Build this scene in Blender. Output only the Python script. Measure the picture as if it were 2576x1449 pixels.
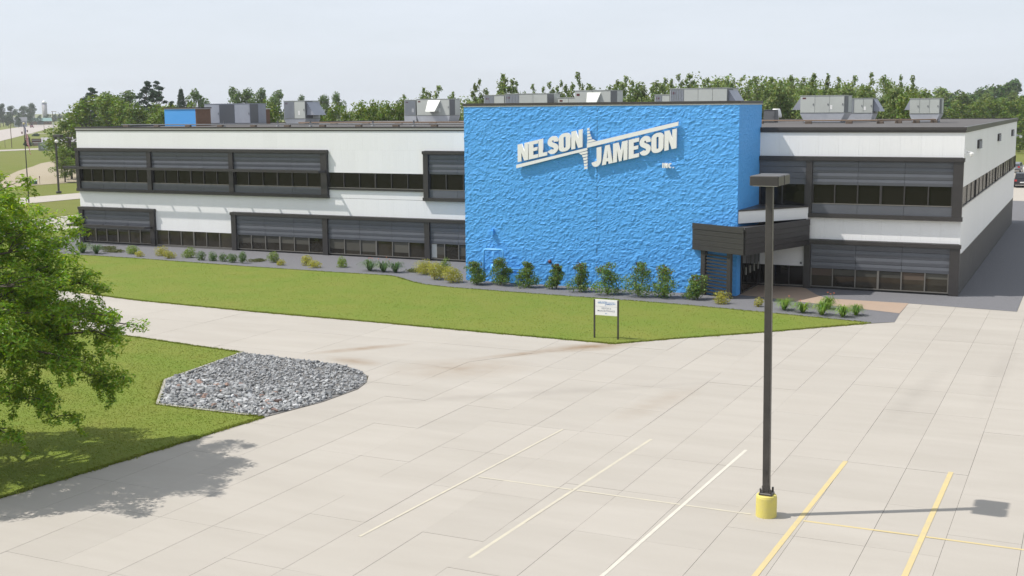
import bpy, math, random
import numpy as np
from mathutils import Vector, Matrix
random.seed(7)
for o in list(bpy.data.objects):
    bpy.data.objects.remove(o)
SC = bpy.context.scene
COL = SC.collection
rad = math.radians

# ------------------------------------------------------------------ camera
CAM = Vector((69.314, -69.081, 9.824))
yaw, pitch, roll = -0.44687, 0.14669, -0.00835
f_ = Vector((math.sin(yaw)*math.cos(pitch), math.cos(yaw)*math.cos(pitch), -math.sin(pitch)))
r_ = Vector((math.cos(yaw), -math.sin(yaw), 0)); u_ = r_.cross(f_)
R_ = math.cos(roll)*r_ + math.sin(roll)*u_; U_ = -math.sin(roll)*r_ + math.cos(roll)*u_
cd = bpy.data.cameras.new('camera'); cam = bpy.data.objects.new('camera', cd); COL.objects.link(cam)
cam.matrix_world = Matrix(((R_.x, U_.x, -f_.x, CAM.x), (R_.y, U_.y, -f_.y, CAM.y), (R_.z, U_.z, -f_.z, CAM.z), (0, 0, 0, 1)))
cd.sensor_width = 36; cd.lens = 36*3063.4/2576; cd.clip_start = .5; cd.clip_end = 9000
SC.camera = cam

# ------------------------------------------------------------------ sky, sun, exposure
LD = Vector((.513, .247, -.822)).normalized()          # the way sunlight travels
elev = math.asin(-LD.z); azim = math.atan2(-LD.x, -LD.y)
W = bpy.data.worlds.new('World'); SC.world = W; W.use_nodes = True
nt = W.node_tree; nt.nodes.clear()
sky = nt.nodes.new('ShaderNodeTexSky'); sky.sky_type = 'NISHITA'; sky.sun_disc = False
sky.sun_elevation = elev; sky.sun_rotation = azim; sky.altitude = 300; sky.air_density = 1.0; sky.dust_density = 2.0; sky.ozone_density = 1.0
tc = nt.nodes.new('ShaderNodeTexCoord'); mp = nt.nodes.new('ShaderNodeMapping'); mp.inputs['Scale'].default_value = (1.0, 2.2, 9.0); mp.inputs['Rotation'].default_value = (0, 0, .5)
nz = nt.nodes.new('ShaderNodeTexNoise'); nz.inputs['Scale'].default_value = 2.4; nz.inputs['Detail'].default_value = 7; nz.inputs['Roughness'].default_value = .62
rp = nt.nodes.new('ShaderNodeValToRGB'); rp.color_ramp.elements[0].position = .42; rp.color_ramp.elements[0].color = (.82, .82, .82, 1); rp.color_ramp.elements[1].position = .72; rp.color_ramp.elements[1].color = (.93, .93, .93, 1)
mx = nt.nodes.new('ShaderNodeMix'); mx.data_type = 'RGBA'; mx.inputs[7].default_value = (8.2, 8.8, 9.65, 1)   # thin high cloud veil
bg = nt.nodes.new('ShaderNodeBackground'); bg.inputs['Strength'].default_value = .1
ow = nt.nodes.new('ShaderNodeOutputWorld')
L = nt.links.new
L(tc.outputs['Generated'], mp.inputs['Vector']); L(mp.outputs[0], nz.inputs['Vector']); L(nz.outputs['Fac'], rp.inputs[0]); L(rp.outputs[0], mx.inputs[0])
L(sky.outputs[0], mx.inputs[6]); L(mx.outputs[2], bg.inputs[0]); L(bg.outputs[0], ow.inputs[0])
sl = bpy.data.lights.new('sun', 'SUN'); sl.energy = 5.0; sl.angle = rad(.55); sl.color = (1, .955, .89)
so = bpy.data.objects.new('sun', sl); COL.objects.link(so); so.location = (0, 0, 60); so.rotation_euler = LD.to_track_quat('-Z', 'Y').to_euler()
SC.view_settings.view_transform = 'Standard'; SC.view_settings.look = 'None'; SC.view_settings.gamma = 1
SC.view_settings.use_curve_mapping = False; SC.view_settings.exposure = .04

# ------------------------------------------------------------------ materials
MATS = {}
def mat(name, col, rough=.6, metal=0, spec=.5, var=0, nscale=0, ncol=None, nfac=.5, bump=0, bscale=None, bdist=.01, island=0, objr=0, streak=None, detail=6, trans=0, coords='Object'):
    """procedural Principled: base colour mixed with a second by noise, brightness jitter per object or per island, bump"""
    m = bpy.data.materials.new(name); m.use_nodes = True; t = m.node_tree; N = t.nodes; b = N['Principled BSDF']
    b.inputs['Roughness'].default_value = rough; b.inputs['Metallic'].default_value = metal; b.inputs['Specular IOR Level'].default_value = spec
    tcn = N.new('ShaderNodeTexCoord'); geo = N.new('ShaderNodeNewGeometry')
    vec = geo.outputs['Position']
    rgb = N.new('ShaderNodeRGB'); rgb.outputs[0].default_value = (*col, 1); cur = rgb.outputs[0]
    if ncol is not None:
        nn = N.new('ShaderNodeTexNoise'); nn.inputs['Scale'].default_value = nscale; nn.inputs['Detail'].default_value = detail; nn.inputs['Roughness'].default_value = .6
        if streak:
            mpn = N.new('ShaderNodeMapping'); mpn.inputs['Scale'].default_value = streak; t.links.new(vec, mpn.inputs[0]); t.links.new(mpn.outputs[0], nn.inputs['Vector'])
        else: t.links.new(vec, nn.inputs['Vector'])
        cr = N.new('ShaderNodeValToRGB'); cr.color_ramp.elements[0].position = .5-nfac*.4; cr.color_ramp.elements[1].position = .5+nfac*.4
        t.links.new(nn.outputs['Fac'], cr.inputs[0])
        mm = N.new('ShaderNodeMix'); mm.data_type = 'RGBA'; mm.inputs[7].default_value = (*ncol, 1)
        t.links.new(cr.outputs[0], mm.inputs[0]); t.links.new(cur, mm.inputs[6]); cur = mm.outputs[2]
    for amt, src in ((island, 'i'), (objr, 'o')):
        if not amt: continue
        if src == 'i': s = geo.outputs['Random Per Island']
        else: s = N.new('ShaderNodeObjectInfo').outputs['Random']
        mr = N.new('ShaderNodeMapRange'); mr.inputs[3].default_value = 1-amt; mr.inputs[4].default_value = 1+amt; t.links.new(s, mr.inputs[0])
        hs = N.new('ShaderNodeHueSaturation'); t.links.new(mr.outputs[0], hs.inputs['Value']); t.links.new(cur, hs.inputs['Color'])
        if src == 'i':
            m2 = N.new('ShaderNodeMapRange'); m2.inputs[3].default_value = .5-.035*min(1, amt*3); m2.inputs[4].default_value = .5+.035*min(1, amt*3)
            mul = N.new('ShaderNodeMath'); mul.operation = 'FRACT'; m3 = N.new('ShaderNodeMath'); m3.operation = 'MULTIPLY'; m3.inputs[1].default_value = 17.3
            t.links.new(s, m3.inputs[0]); t.links.new(m3.outputs[0], mul.inputs[0]); t.links.new(mul.outputs[0], m2.inputs[0]); t.links.new(m2.outputs[0], hs.inputs['Hue'])
        cur = hs.outputs[0]
    t.links.new(cur, b.inputs['Base Color'])
    if bump:
        bn = N.new('ShaderNodeTexNoise'); bn.inputs['Scale'].default_value = bscale; bn.inputs['Detail'].default_value = 5; t.links.new(vec, bn.inputs['Vector'])
        bp = N.new('ShaderNodeBump'); bp.inputs['Strength'].default_value = bump; bp.inputs['Distance'].default_value = bdist
        t.links.new(bn.outputs['Fac'], bp.inputs['Height']); t.links.new(bp.outputs[0], b.inputs['Normal'])
    if trans:
        tr = N.new('ShaderNodeBsdfTranslucent'); ms = N.new('ShaderNodeMixShader'); ms.inputs[0].default_value = trans
        hs = N.new('ShaderNodeHueSaturation'); hs.inputs['Saturation'].default_value = 1.15; hs.inputs['Value'].default_value = 1.35; t.links.new(cur, hs.inputs['Color']); t.links.new(hs.outputs[0], tr.inputs[0])
        t.links.new(b.outputs[0], ms.inputs[1]); t.links.new(tr.outputs[0], ms.inputs[2]); t.links.new(ms.outputs[0], N['Material Output'].inputs[0])
    MATS[name] = m
    return m
M = MATS
mat('concrete', (.382, .355, .317), .85, spec=.25, nscale=.55, ncol=(.335, .309, .272), nfac=.7, streak=(.35, 1.6, 1), bump=.25, bscale=40, bdist=.004, objr=.026)
def stain(mname, spots, col):
    t = M[mname].node_tree; N = t.nodes; b = N['Principled BSDF']; cur = b.inputs['Base Color'].links[0].from_socket; geo = N.new('ShaderNodeNewGeometry')
    for (cx, cy, rx, ry, rot, amt) in spots:
        mpn = N.new('ShaderNodeMapping'); mpn.vector_type = 'TEXTURE'; mpn.inputs['Location'].default_value = (cx, cy, 0); mpn.inputs['Rotation'].default_value = (0, 0, rot); mpn.inputs['Scale'].default_value = (rx, ry, 1)
        gr = N.new('ShaderNodeTexGradient'); gr.gradient_type = 'SPHERICAL'; nn = N.new('ShaderNodeTexNoise'); nn.inputs['Scale'].default_value = 1.3; nn.inputs['Detail'].default_value = 8
        mu = N.new('ShaderNodeMath'); mu.operation = 'MULTIPLY'; m2 = N.new('ShaderNodeMath'); m2.operation = 'MULTIPLY'; m2.inputs[1].default_value = amt*2; m2.use_clamp = True
        mm = N.new('ShaderNodeMix'); mm.data_type = 'RGBA'; mm.inputs[7].default_value = (*col, 1)
        t.links.new(geo.outputs['Position'], mpn.inputs[0]); t.links.new(mpn.outputs[0], gr.inputs[0]); t.links.new(geo.outputs['Position'], nn.inputs['Vector']); t.links.new(gr.outputs['Fac'], mu.inputs[0]); t.links.new(nn.outputs['Fac'], mu.inputs[1]); t.links.new(mu.outputs[0], m2.inputs[0]); t.links.new(m2.outputs[0], mm.inputs[0]); t.links.new(cur, mm.inputs[6]); cur = mm.outputs[2]
    t.links.new(cur, b.inputs['Base Color'])
stain('concrete', [(50.8,-23.0,2.6,.9,.75,.9),(48.8,-25.4,2.4,.5,.9,.6),(42.2,-27.0,2.6,.5,.9,.7),(43.3,-29.3,1.6,.7,-.2,.6),(47.8,-28.8,3.2,2.2,.6,.35),(56.5,-31,3.5,.8,1.4,.25)], (.22,.155,.095))
stain('concrete', [(64.2,-26,5.5,.5,1.5,.16),(66.5,-22,7.5,.5,1.55,.14),(53.5,-30.5,7,.4,.7,.16),(50.6,-32.5,7,.4,.72,.15)], (.14,.125,.11))
mat('concrete_old', (.40, .37, .33), .88, spec=.2, nscale=.5, ncol=(.35, .32, .28), nfac=.8, bump=.25, bscale=40, bdist=.004)
mat('joint', (.27, .24, .20), .95, spec=.1, nscale=1.5, ncol=(.30, .27, .225), nfac=.5)
mat('curb_white', (.36, .345, .32), .8, nscale=6, ncol=(.45, .42, .38), nfac=.6)
mat('paint_cream', (.50, .46, .35), .7, nscale=2.5, ncol=(.40, .37, .315), nfac=.6)
mat('paint_white', (.56, .53, .46), .7, nscale=2.5, ncol=(.46, .43, .37), nfac=.8)
mat('paint_yellow', (.53, .42, .18), .7, nscale=3, ncol=(.44, .37, .22), nfac=.6)
mat('yellow_base', (.60, .52, .11), .6, nscale=9, ncol=(.55, .47, .16), nfac=.6, bump=.4, bscale=25, bdist=.01)
mat('lawn', (.114, .174, .025), .95, spec=.1, nscale=.38, ncol=(.172, .182, .040), nfac=.75, bump=.12, bscale=80, bdist=.02, detail=12)
mat('grass_blade', (.138, .196, .03), .8, spec=.2, nscale=.38, ncol=(.20, .20, .05), nfac=.8, island=.12, trans=.35)
mat('field', (.125, .158, .030), .95, spec=.1, nscale=.06, ncol=(.175, .175, .055), nfac=.7, bump=.8, bscale=6, bdist=.2, detail=9)
mat('dry_field', (.36, .31, .15), .95, spec=.1, nscale=.08, ncol=(.22, .23, .07), nfac=.6)
mat('dirt', (.33, .285, .215), .95, spec=.1, nscale=.3, ncol=(.33, .285, .21), nfac=.7, streak=(1, .25, 1), bump=.6, bscale=2, bdist=.1)
mat('gravel', (.20, .20, .21), .95, spec=.2, nscale=30, ncol=(.125, .125, .135), nfac=.5, bump=1, bscale=22, bdist=.06, detail=4)
mat('rock_ground', (.15, .15, .152), .95, spec=.1, nscale=5, ncol=(.16, .15, .14), nfac=.5)
mat('rock', (.33, .335, .34), .85, spec=.3, nscale=2.2, ncol=(.245, .25, .255), nfac=.6, island=.42, objr=.3, bump=.5, bscale=14, bdist=.03)
mat('rock_brown', (.30, .22, .165), .85, spec=.3, nscale=5, ncol=(.22, .16, .13), nfac=.5, island=.2)
mat('paving', (.34, .25, .185), .85, nscale=1.2, ncol=(.31, .235, .18), nfac=.6, bump=.3, bscale=30, bdist=.004)
mat('asphalt', (.30, .29, .30), .9, nscale=.2, ncol=(.25, .24, .25), nfac=.6)
mat('road', (.38, .34, .31), .9, nscale=.15, ncol=(.33, .30, .275), nfac=.6)
mat('white_metal', (.80, .80, .805), .42, spec=.5, nscale=.7, ncol=(.78, .78, .785), nfac=.6, streak=(3, 3, .25), objr=.015)
mat('trim', (.032, .029, .029), .38, spec=.5, nscale=3, ncol=(.042, .038, .037), nfac=.6)
mat('panel', (.105, .112, .128), .38, spec=.5, nscale=1.5, ncol=(.090, .096, .110), nfac=.6, objr=.05)
mat('frame', (.17, .16, .145), .4, metal=.3)
mat('sill_metal', (.42, .41, .39), .35, metal=.5)
mat('glass_up', (.009, .0075, .007), .03, spec=.33, objr=.3, bump=.06, bscale=.9, bdist=.02)
mat('glass_side', (.012, .010, .010), .25, spec=.06, objr=.3)
mat('glass_low', (.036, .031, .021), .04, spec=.5, nscale=.8, ncol=(.020, .017, .012), nfac=.4, objr=.4, bump=.05, bscale=.8, bdist=.02)
mat('blind', (.50, .49, .45), .7)
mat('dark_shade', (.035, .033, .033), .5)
mat('base_dark', (.060, .056, .054), .7, nscale=2, ncol=(.08, .075, .07))
mat('roof', (.088, .084, .084), .85, spec=.2, nscale=.5, ncol=(.115, .108, .105), nfac=.7, streak=(1, .5, 1))
mat('cap', (.050, .044, .042), .4)
mat('cap_light', (.62, .61, .58), .3, metal=.4)
mat('blue_block', (.085, .345, .765), .62, spec=.3, nscale=.35, ncol=(.10, .37, .78), nfac=.7, bump=.35, bscale=18, bdist=.02)
mat('blue_paint', (.072, .352, .80), .45)
mat('brick_brown', (.20, .115, .075), .85, nscale=8, ncol=(.15, .09, .06), nfac=.5)
mat('sign_white', (.78, .775, .76), .45)
mat('sign_blue', (.16, .30, .55), .6)
mat('sign_grey', (.36, .38, .42), .6)
mat('pole_bronze', (.030, .027, .025), .38, spec=.5, nscale=2, ncol=(.055, .05, .045))
mat('hvac', (.50, .52, .49), .5, nscale=.9, ncol=(.44, .46, .435), nfac=.6, objr=.06)
mat('hvac_dark', (.13, .135, .145), .5)
mat('hvac_blue', (.33, .35, .40), .5, nscale=1, ncol=(.27, .285, .335))
mat('galv', (.72, .74, .78), .4, metal=.25, nscale=1.6, ncol=(.55, .57, .62), nfac=.7)
mat('rust', (.22, .155, .11), .9)
mat('wood', (.15, .11, .085), .9, nscale=4, ncol=(.10, .08, .06))
mat('bark', (.075, .058, .045), .95, nscale=5, ncol=(.13, .11, .09), nfac=.6, bump=.6, bscale=12, bdist=.03)
mat('leaf_ash', (.20, .305, .026), .42, spec=.5, island=.36, trans=.45)
mat('leaf_maple', (.120, .175, .020), .55, spec=.35, island=.34, objr=.1, trans=.3)
mat('leaf_mid', (.098, .155, .038), .6, spec=.3, island=.3, objr=.16, trans=.3)
mat('leaf_pine', (.034, .07, .03), .65, spec=.25, island=.3, objr=.12, trans=.12)
mat('leaf_aspen', (.150, .200, .055), .55, spec=.35, island=.32, objr=.16, trans=.35)
mat('leaf_far', (.048, .085, .028), .7, spec=.2, island=.3, objr=.12, trans=.2)
mat('leaf_forest', (.055, .105, .022), .7, spec=.2, island=.35, nscale=.05, ncol=(.075, .12, .022), nfac=.5, trans=.22)
mat('leaf_shrub', (.13, .205, .04), .5, spec=.4, island=.34, objr=.1, trans=.3)
mat('leaf_red', (.14, .055, .025), .5, island=.3, trans=.3)
mat('leaf_gold', (.36, .345, .055), .55, island=.26, objr=.08, trans=.3)
mat('leaf_lime', (.17, .24, .03), .55, island=.26, objr=.1, trans=.3)
mat('leaf_ball', (.085, .16, .028), .55, island=.3, objr=.1, trans=.25)
mat('leaf_low', (.10, .115, .032), .7, island=.3, objr=.15, trans=.2)
mat('leaf_blade', (.16, .27, .03), .5, island=.3, objr=.12, trans=.35)
mat('leaf_blade_dark', (.075, .145, .04), .5, island=.3, trans=.3)
mat('flower', (.75, .20, .07), .6)
mat('soil', (.09, .07, .05), .95)
mat('car_dark', (.018, .018, .022), .22, spec=.6)
mat('car_white', (.72, .72, .72), .3)
mat('car_grey', (.20, .21, .24), .3, metal=.3)
mat('car_red', (.22, .05, .05), .3)
mat('car_glass', (.015, .017, .02), .05, spec=.7)
mat('tyre', (.018, .018, .018), .85)
mat('rim', (.45, .45, .46), .35, metal=.7)
mat('tail_red', (.45, .03, .03), .3)
mat('lamp_clear', (.75, .75, .72), .2)
mat('silo', (.36, .35, .37), .8, nscale=.5, ncol=(.30, .29, .31), nfac=.6)
mat('silo_band', (.14, .15, .33), .6)
mat('silo_dome', (.75, .76, .79), .25, metal=.4)
mat('teal_roof', (.16, .27, .25), .6)
mat('white_paint', (.75, .75, .74), .6)
mat('brown_sign', (.10, .035, .03), .6)
mat('sign_stone', (.26, .20, .19), .9)
mat('sign_panel', (.36, .40, .40), .5)
mat('sign_body', (.20, .22, .21), .6)
mat('utility_green', (.06, .12, .11), .5)
mat('utility_top', (.35, .47, .45), .4)
mat('flag_red', (.42, .04, .06), .8, trans=.3)
mat('flag_white', (.72, .70, .70), .8, trans=.3)
mat('flag_blue', (.05, .07, .20), .8, trans=.3)
mat('gold', (.7, .62, .42), .25, metal=.6)
mat('grey_plastic', (.5, .51, .52), .5)
mat('alarm_red', (.10, .02, .02), .4)
mat('hill', (.06, .09, .025), .95, nscale=.05, ncol=(.09, .11, .03))

# ------------------------------------------------------------------ mesh helpers
class MB:
    def __init__(s): s.v = []; s.f = []; s.m = []
    def add(s, vs, fs, mi=0):
        k = len(s.v); s.v += [tuple(p) for p in vs]; s.f += [tuple(k+i for i in q) for q in fs]; s.m += [mi]*len(fs); return s
    def box(s, x0, x1, y0, y1, z0, z1, mi=0):
        return s.add([(x0,y0,z0),(x1,y0,z0),(x1,y1,z0),(x0,y1,z0),(x0,y0,z1),(x1,y0,z1),(x1,y1,z1),(x0,y1,z1)],
                     [(0,3,2,1),(4,5,6,7),(0,1,5,4),(1,2,6,5),(2,3,7,6),(3,0,4,7)], mi)
    def bbox(s, x0, x1, y0, y1, z0, z1, b=.01, mi=0):
        """box with chamfered vertical and top edges"""
        p = [(x0+b,y0),(x1-b,y0),(x1,y0+b),(x1,y1-b),(x1-b,y1),(x0+b,y1),(x0,y1-b),(x0,y0+b)]
        cx, cy = (x0+x1)/2, (y0+y1)/2
        q = [(cx+(a-cx)*(1-2*b/max(x1-x0, 1e-3)), cy+(c-cy)*(1-2*b/max(y1-y0, 1e-3))) for a, c in p]
        vs = [(a,c,z0) for a, c in p]+[(a,c,z1-b) for a, c in p]+[(a,c,z1) for a, c in q]
        fs = [tuple(range(7,-1,-1)), tuple(range(16,24))]
        for k in (0, 8):
            fs += [(k+i, k+(i+1) % 8, k+8+(i+1) % 8, k+8+i) for i in range(8)]
        return s.add(vs, fs, mi)
    def prism(s, poly, z0, z1, mi=0, bottom=True, mi_side=None):
        n = len(poly)
        if sum(poly[i][0]*poly[(i+1) % n][1]-poly[(i+1) % n][0]*poly[i][1] for i in range(n)) < 0: poly = poly[::-1]
        vs = [(x,y,z0) for x, y in poly]+[(x,y,z1) for x, y in poly]
        s.add(vs, [tuple(range(n,2*n))]+([tuple(range(n-1,-1,-1))] if bottom else []), mi)
        k = len(s.v)-2*n
        fs = [(k+i, k+(i+1) % n, k+n+(i+1) % n, k+n+i) for i in range(n)]
        s.f += fs; s.m += [mi if mi_side is None else mi_side]*n
        return s
    def sheet(s, poly, z, mi=0):
        n = len(poly)
        if sum(poly[i][0]*poly[(i+1) % n][1]-poly[(i+1) % n][0]*poly[i][1] for i in range(n)) < 0: poly = poly[::-1]
        return s.add([(x,y,z) for x, y in poly], [tuple(range(n))], mi)
    def tube(s, pts, r, n=8, mi=0, cap=True):
        pts = [Vector(p) for p in pts]; rs = r if isinstance(r, (list, tuple)) else [r]*len(pts)
        k = len(s.v); ref = None
        for i, p in enumerate(pts):
            d = (pts[min(i+1, len(pts)-1)]-pts[max(i-1, 0)]).normalized()
            if ref is None: ref = d.orthogonal().normalized()
            ref = (ref-d*ref.dot(d)).normalized(); b = d.cross(ref)
            for j in range(n):
                a = 2*math.pi*j/n; s.v.append(tuple(p+(ref*math.cos(a)+b*math.sin(a))*rs[i]))
        for i in range(len(pts)-1):
            for j in range(n):
                s.f.append((k+i*n+j, k+i*n+(j+1) % n, k+(i+1)*n+(j+1) % n, k+(i+1)*n+j)); s.m.append(mi)
        if cap:
            s.f.append(tuple(k+j for j in range(n-1,-1,-1))); s.f.append(tuple(k+(len(pts)-1)*n+j for j in range(n))); s.m += [mi, mi]
        return s
    def lathe(s, prof, cx, cy, n=20, mi=0):
        k = len(s.v)
        for r, z in prof:
            for j in range(n):
                a = 2*math.pi*j/n; s.v.append((cx+r*math.cos(a), cy+r*math.sin(a), z))
        for i in range(len(prof)-1):
            for j in range(n):
                s.f.append((k+i*n+j, k+i*n+(j+1) % n, k+(i+1)*n+(j+1) % n, k+(i+1)*n+j)); s.m.append(mi)
        s.f.append(tuple(k+j for j in range(n-1,-1,-1))); s.f.append(tuple(k+(len(prof)-1)*n+j for j in range(n))); s.m += [mi, mi]
        return s
    def mesh(s, name, mats, smooth=False):
        me = bpy.data.meshes.new(name); me.from_pydata(s.v, [], s.f)
        for m in (mats if isinstance(mats, (list, tuple)) else [mats]): me.materials.append(M[m] if isinstance(m, str) else m)
        if any(s.m): me.polygons.foreach_set('material_index', s.m)
        if smooth: me.polygons.foreach_set('use_smooth', [True]*len(s.f))
        me.update(); return me
    def build(s, name, mats, parent=None, smooth=False, loc=None):
        return link(name, s.mesh(name, mats, smooth), parent, loc)
def link(name, me, parent=None, loc=None, rz=0):
    o = bpy.data.objects.new(name, me); COL.objects.link(o)
    if parent: o.parent = parent
    if loc: o.location = loc
    if rz: o.rotation_euler.z = rz
    return o
def tag(o, label=None, cat=None, group=None, kind=None):
    if label: o['label'] = label
    if cat: o['category'] = cat
    if group: o['group'] = group
    if kind: o['kind'] = kind
    return o
def thing(name, label, cat, loc=(0,0,0), rz=0, group=None):
    o = bpy.data.objects.new(name, None); COL.objects.link(o); o.location = loc; o.rotation_euler.z = rz; o.empty_display_size = .3
    return tag(o, label, cat, group)
def np_mesh(name, V, F, mats, mi=None, smooth=False):
    """fast mesh from numpy arrays, all faces with the same number of corners"""
    me = bpy.data.meshes.new(name); nv = len(V); nf, k = F.shape
    me.vertices.add(nv); me.vertices.foreach_set('co', V.astype(np.float32).ravel())
    me.loops.add(nf*k); me.loops.foreach_set('vertex_index', F.astype(np.int32).ravel())
    me.polygons.add(nf); me.polygons.foreach_set('loop_start', np.arange(0, nf*k, k, dtype=np.int32))
    for m in (mats if isinstance(mats, (list, tuple)) else [mats]): me.materials.append(M[m])
    if mi is not None: me.polygons.foreach_set('material_index', mi.astype(np.int32))
    me.polygons.foreach_set('use_smooth', np.full(nf, bool(smooth)))
    me.update(calc_edges=True); me.validate(); return me
ORD = ['first','second','third','fourth','fifth','sixth','seventh','eighth','ninth','tenth','eleventh','twelfth','thirteenth','fourteenth','fifteenth','sixteenth','seventeenth','eighteenth','nineteenth','twentieth']
def ordn(i):
    if i < 20: return ORD[i]
    tens = {2:'twenty',3:'thirty',4:'forty',5:'fifty'}[(i+1)//10]; r = (i+1) % 10
    return tens+('-'+ORD[r-1] if r else 'th')

def inside(P, poly):
    x, y = P[:, 0], P[:, 1]; c = np.zeros(len(P), bool); n = len(poly)
    for i in range(n):
        (x0, y0), (x1, y1) = poly[i], poly[(i+1) % n]
        if y0 == y1: continue
        c ^= ((y0 > y) != (y1 > y)) & (x < (x1-x0)*(y-y0)/(y1-y0)+x0)
    return c
def clip(poly, x0, x1, y0, y1):
    for ax, lim, sg in ((0,x0,1),(0,x1,-1),(1,y0,1),(1,y1,-1)):
        out = []
        for i in range(len(poly)):
            a, b = poly[i-1], poly[i]; da, db = (a[ax]-lim)*sg, (b[ax]-lim)*sg
            if da >= 0 and db >= 0: out.append(b)
            elif (da >= 0) != (db >= 0):
                t = da/(da-db); p = (a[0]+(b[0]-a[0])*t, a[1]+(b[1]-a[1])*t); out.append(p)
                if db >= 0: out.append(b)
        poly = out
        if len(poly) < 3: return []
    q = [poly[0]]
    for p in poly[1:]:
        if abs(p[0]-q[-1][0])+abs(p[1]-q[-1][1]) > 1e-3: q.append(p)
    return q if len(q) > 2 else []
def area(p): return abs(sum(p[i][0]*p[(i+1) % len(p)][1]-p[(i+1) % len(p)][0]*p[i][1] for i in range(len(p))))/2

# ------------------------------------------------------------------ ground and paving
g = MB().sheet([(-4500,-900),(2500,-900),(3500,5000),(-4500,5000)], -.09)
tag(g.build('ground', 'field'), 'wide green field around the office site', kind='structure')

EDGE_LAWN = [(5,-17.6),(11,-18.6),(17.08,-19.39),(24.41,-20.67),(32.25,-21.22),(39.87,-21.45),(46,-21.8),(51.47,-22.0)]
LAWN_E = [(53.71,-19.63),(56.69,-16.84),(58.39,-15.0),(60.25,-13.07)]
BED = [(60.44,-12.81),(59.7,-12.66),(55.47,-11.87),(51.02,-11.15),(48.24,-10.9),(42.55,-10.67),(37.7,-10.35),(36.5,-10.15),(35.42,-9.85),(34.3,-9.2),(33.24,-8.42),(32.5,-7.8),(31.65,-7.45),(30.6,-7.42),(27.43,-7.44),(20.5,-7.2),(16.92,-6.95),(12.03,-6.6),(7.92,-6.5),(4.28,-6.6),(0,-6.2),(-3,-4),(-4.6,-.5),(-4.9,1.82),(-5.26,5),(-5.26,41)]
ROCKS = [(38.21,-29.72),(38.79,-35.01),(41.11,-38.06),(45.5,-38.02),(46.04,-35.6),(46.11,-33.4),(45.8,-32.3),(45.31,-31.5),(44.45,-30.7),(43.29,-30.12),(41.7,-29.98)]
DRIVE_S = [(38.21,-29.7),(35.38,-29.37),(31.88,-28.85),(28.39,-28.57),(18,-27.8),(6,-26.8),(-8,-25),(-15,-21.5),(-19.1,-16)]
LOT = [(43.4,-60),(44.0,-52),(44.33,-47.53),(44.70,-44.81),(45.12,-41.3),(45.26,-39.74),(45.5,-38.02),(46.04,-35.6),(46.11,-33.4),(45.8,-32.3),(45.25,-31.3),(49.04,-25.3),(51.47,-22.0)]+LAWN_E+[(61.39,-12.14),(61.27,-9.64),(61.22,-6.36),(66.28,-6.95),(66.28,66),(84,66),(84,-60)]
DRIVE = [(45.22,-31.33),(44.45,-30.7),(43.29,-30.12),(41.7,-29.98)]+DRIVE_S+[(-19.1,90),(-8.6,90),(-8.6,-8),(-7.5,-12),(-4,-15)]+EDGE_LAWN+[(49.0,-25.32)]
LAWN = EDGE_LAWN+LAWN_E+BED+[(-5.26,90),(-8.58,90),(-8.58,-8),(-7.5,-12),(-4,-15)]
NEAR = [(44.0,-52),(44.33,-47.53),(44.70,-44.81),(45.12,-41.3),(45.26,-39.74),(45.5,-38.03),(41.1,-38.08),(38.77,-35.02),(38.2,-29.71)]+DRIVE_S[1:]+[(-19.1,-60),(43.4,-60)]

def pave(name, poly, xs, rows_of, label):
    base = MB().prism(poly, -.085, -.028).build(name, 'joint'); tag(base, label, kind='structure')
    cells = []
    for i in range(len(xs)-1):
        ys = rows_of(i)
        for j in range(len(ys)-1):
            q = clip(poly, xs[i]+.0042, xs[i+1]-.0042, ys[j]+.003, ys[j+1]-.003)
            if q and area(q) > .05: cells.append(q)
    cen = lambda q: (sum(p[0] for p in q)/len(q), sum(p[1] for p in q)/len(q))
    def dist(q):
        c = cen(q); d = Vector((c[0], c[1], 0))-CAM
        z = d.dot(f_); vis = z > 1 and abs(d.dot(R_)/z) < .45 and abs(d.dot(U_)/z) < .26
        return d.length + (0 if vis else 1000)
    cells.sort(key=dist)
    rr = random.Random(3)
    rest = MB()
    for k, q in enumerate(cells):
        dz = rr.uniform(-.004, .003)
        if k < 290 and dist(q) < 1000:
            c = cen(q); m = MB().prism([(x-c[0], y-c[1]) for x, y in q], -.04, 0, bottom=False)
            m.build('slab', 'concrete', base, loc=(c[0], c[1], dz))
        else: rest.prism(q, -.04, dz, bottom=False)
    if rest.v: tag(rest.build('outer_slabs', 'concrete', base), kind='stuff')
    return base
lot_rows = {}
def lot_ys(i):
    r = random.Random(i//2*7+1); off = (0, 1.15, .45, 2.0)[(i//2) % 4]*.0+ (0 if (i//3) % 2 == 0 else 1.55)
    y = -61.6+off; ys = [-61.6]
    while y < 66:
        y += 3.27; ys.append(y)
    return ys
pave('parking_lot', LOT, [43.3+.02]+[44.35+1.595*k for k in range(0, 26)], lot_ys, 'pale jointed concrete parking lot')
pave('driveway', DRIVE, [-19.1+4.26*k for k in range(0, 18)], lambda i: [-32.5,-28.75,-24.7,-20.6,-16.4,-12,-7.6,-3.2,1.2,5.6,10,14.4,18.8,23.2,27.6,32,36.4,40.8,50,60,70,80,90], 'pale jointed concrete driveway along the lawn')

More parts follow.
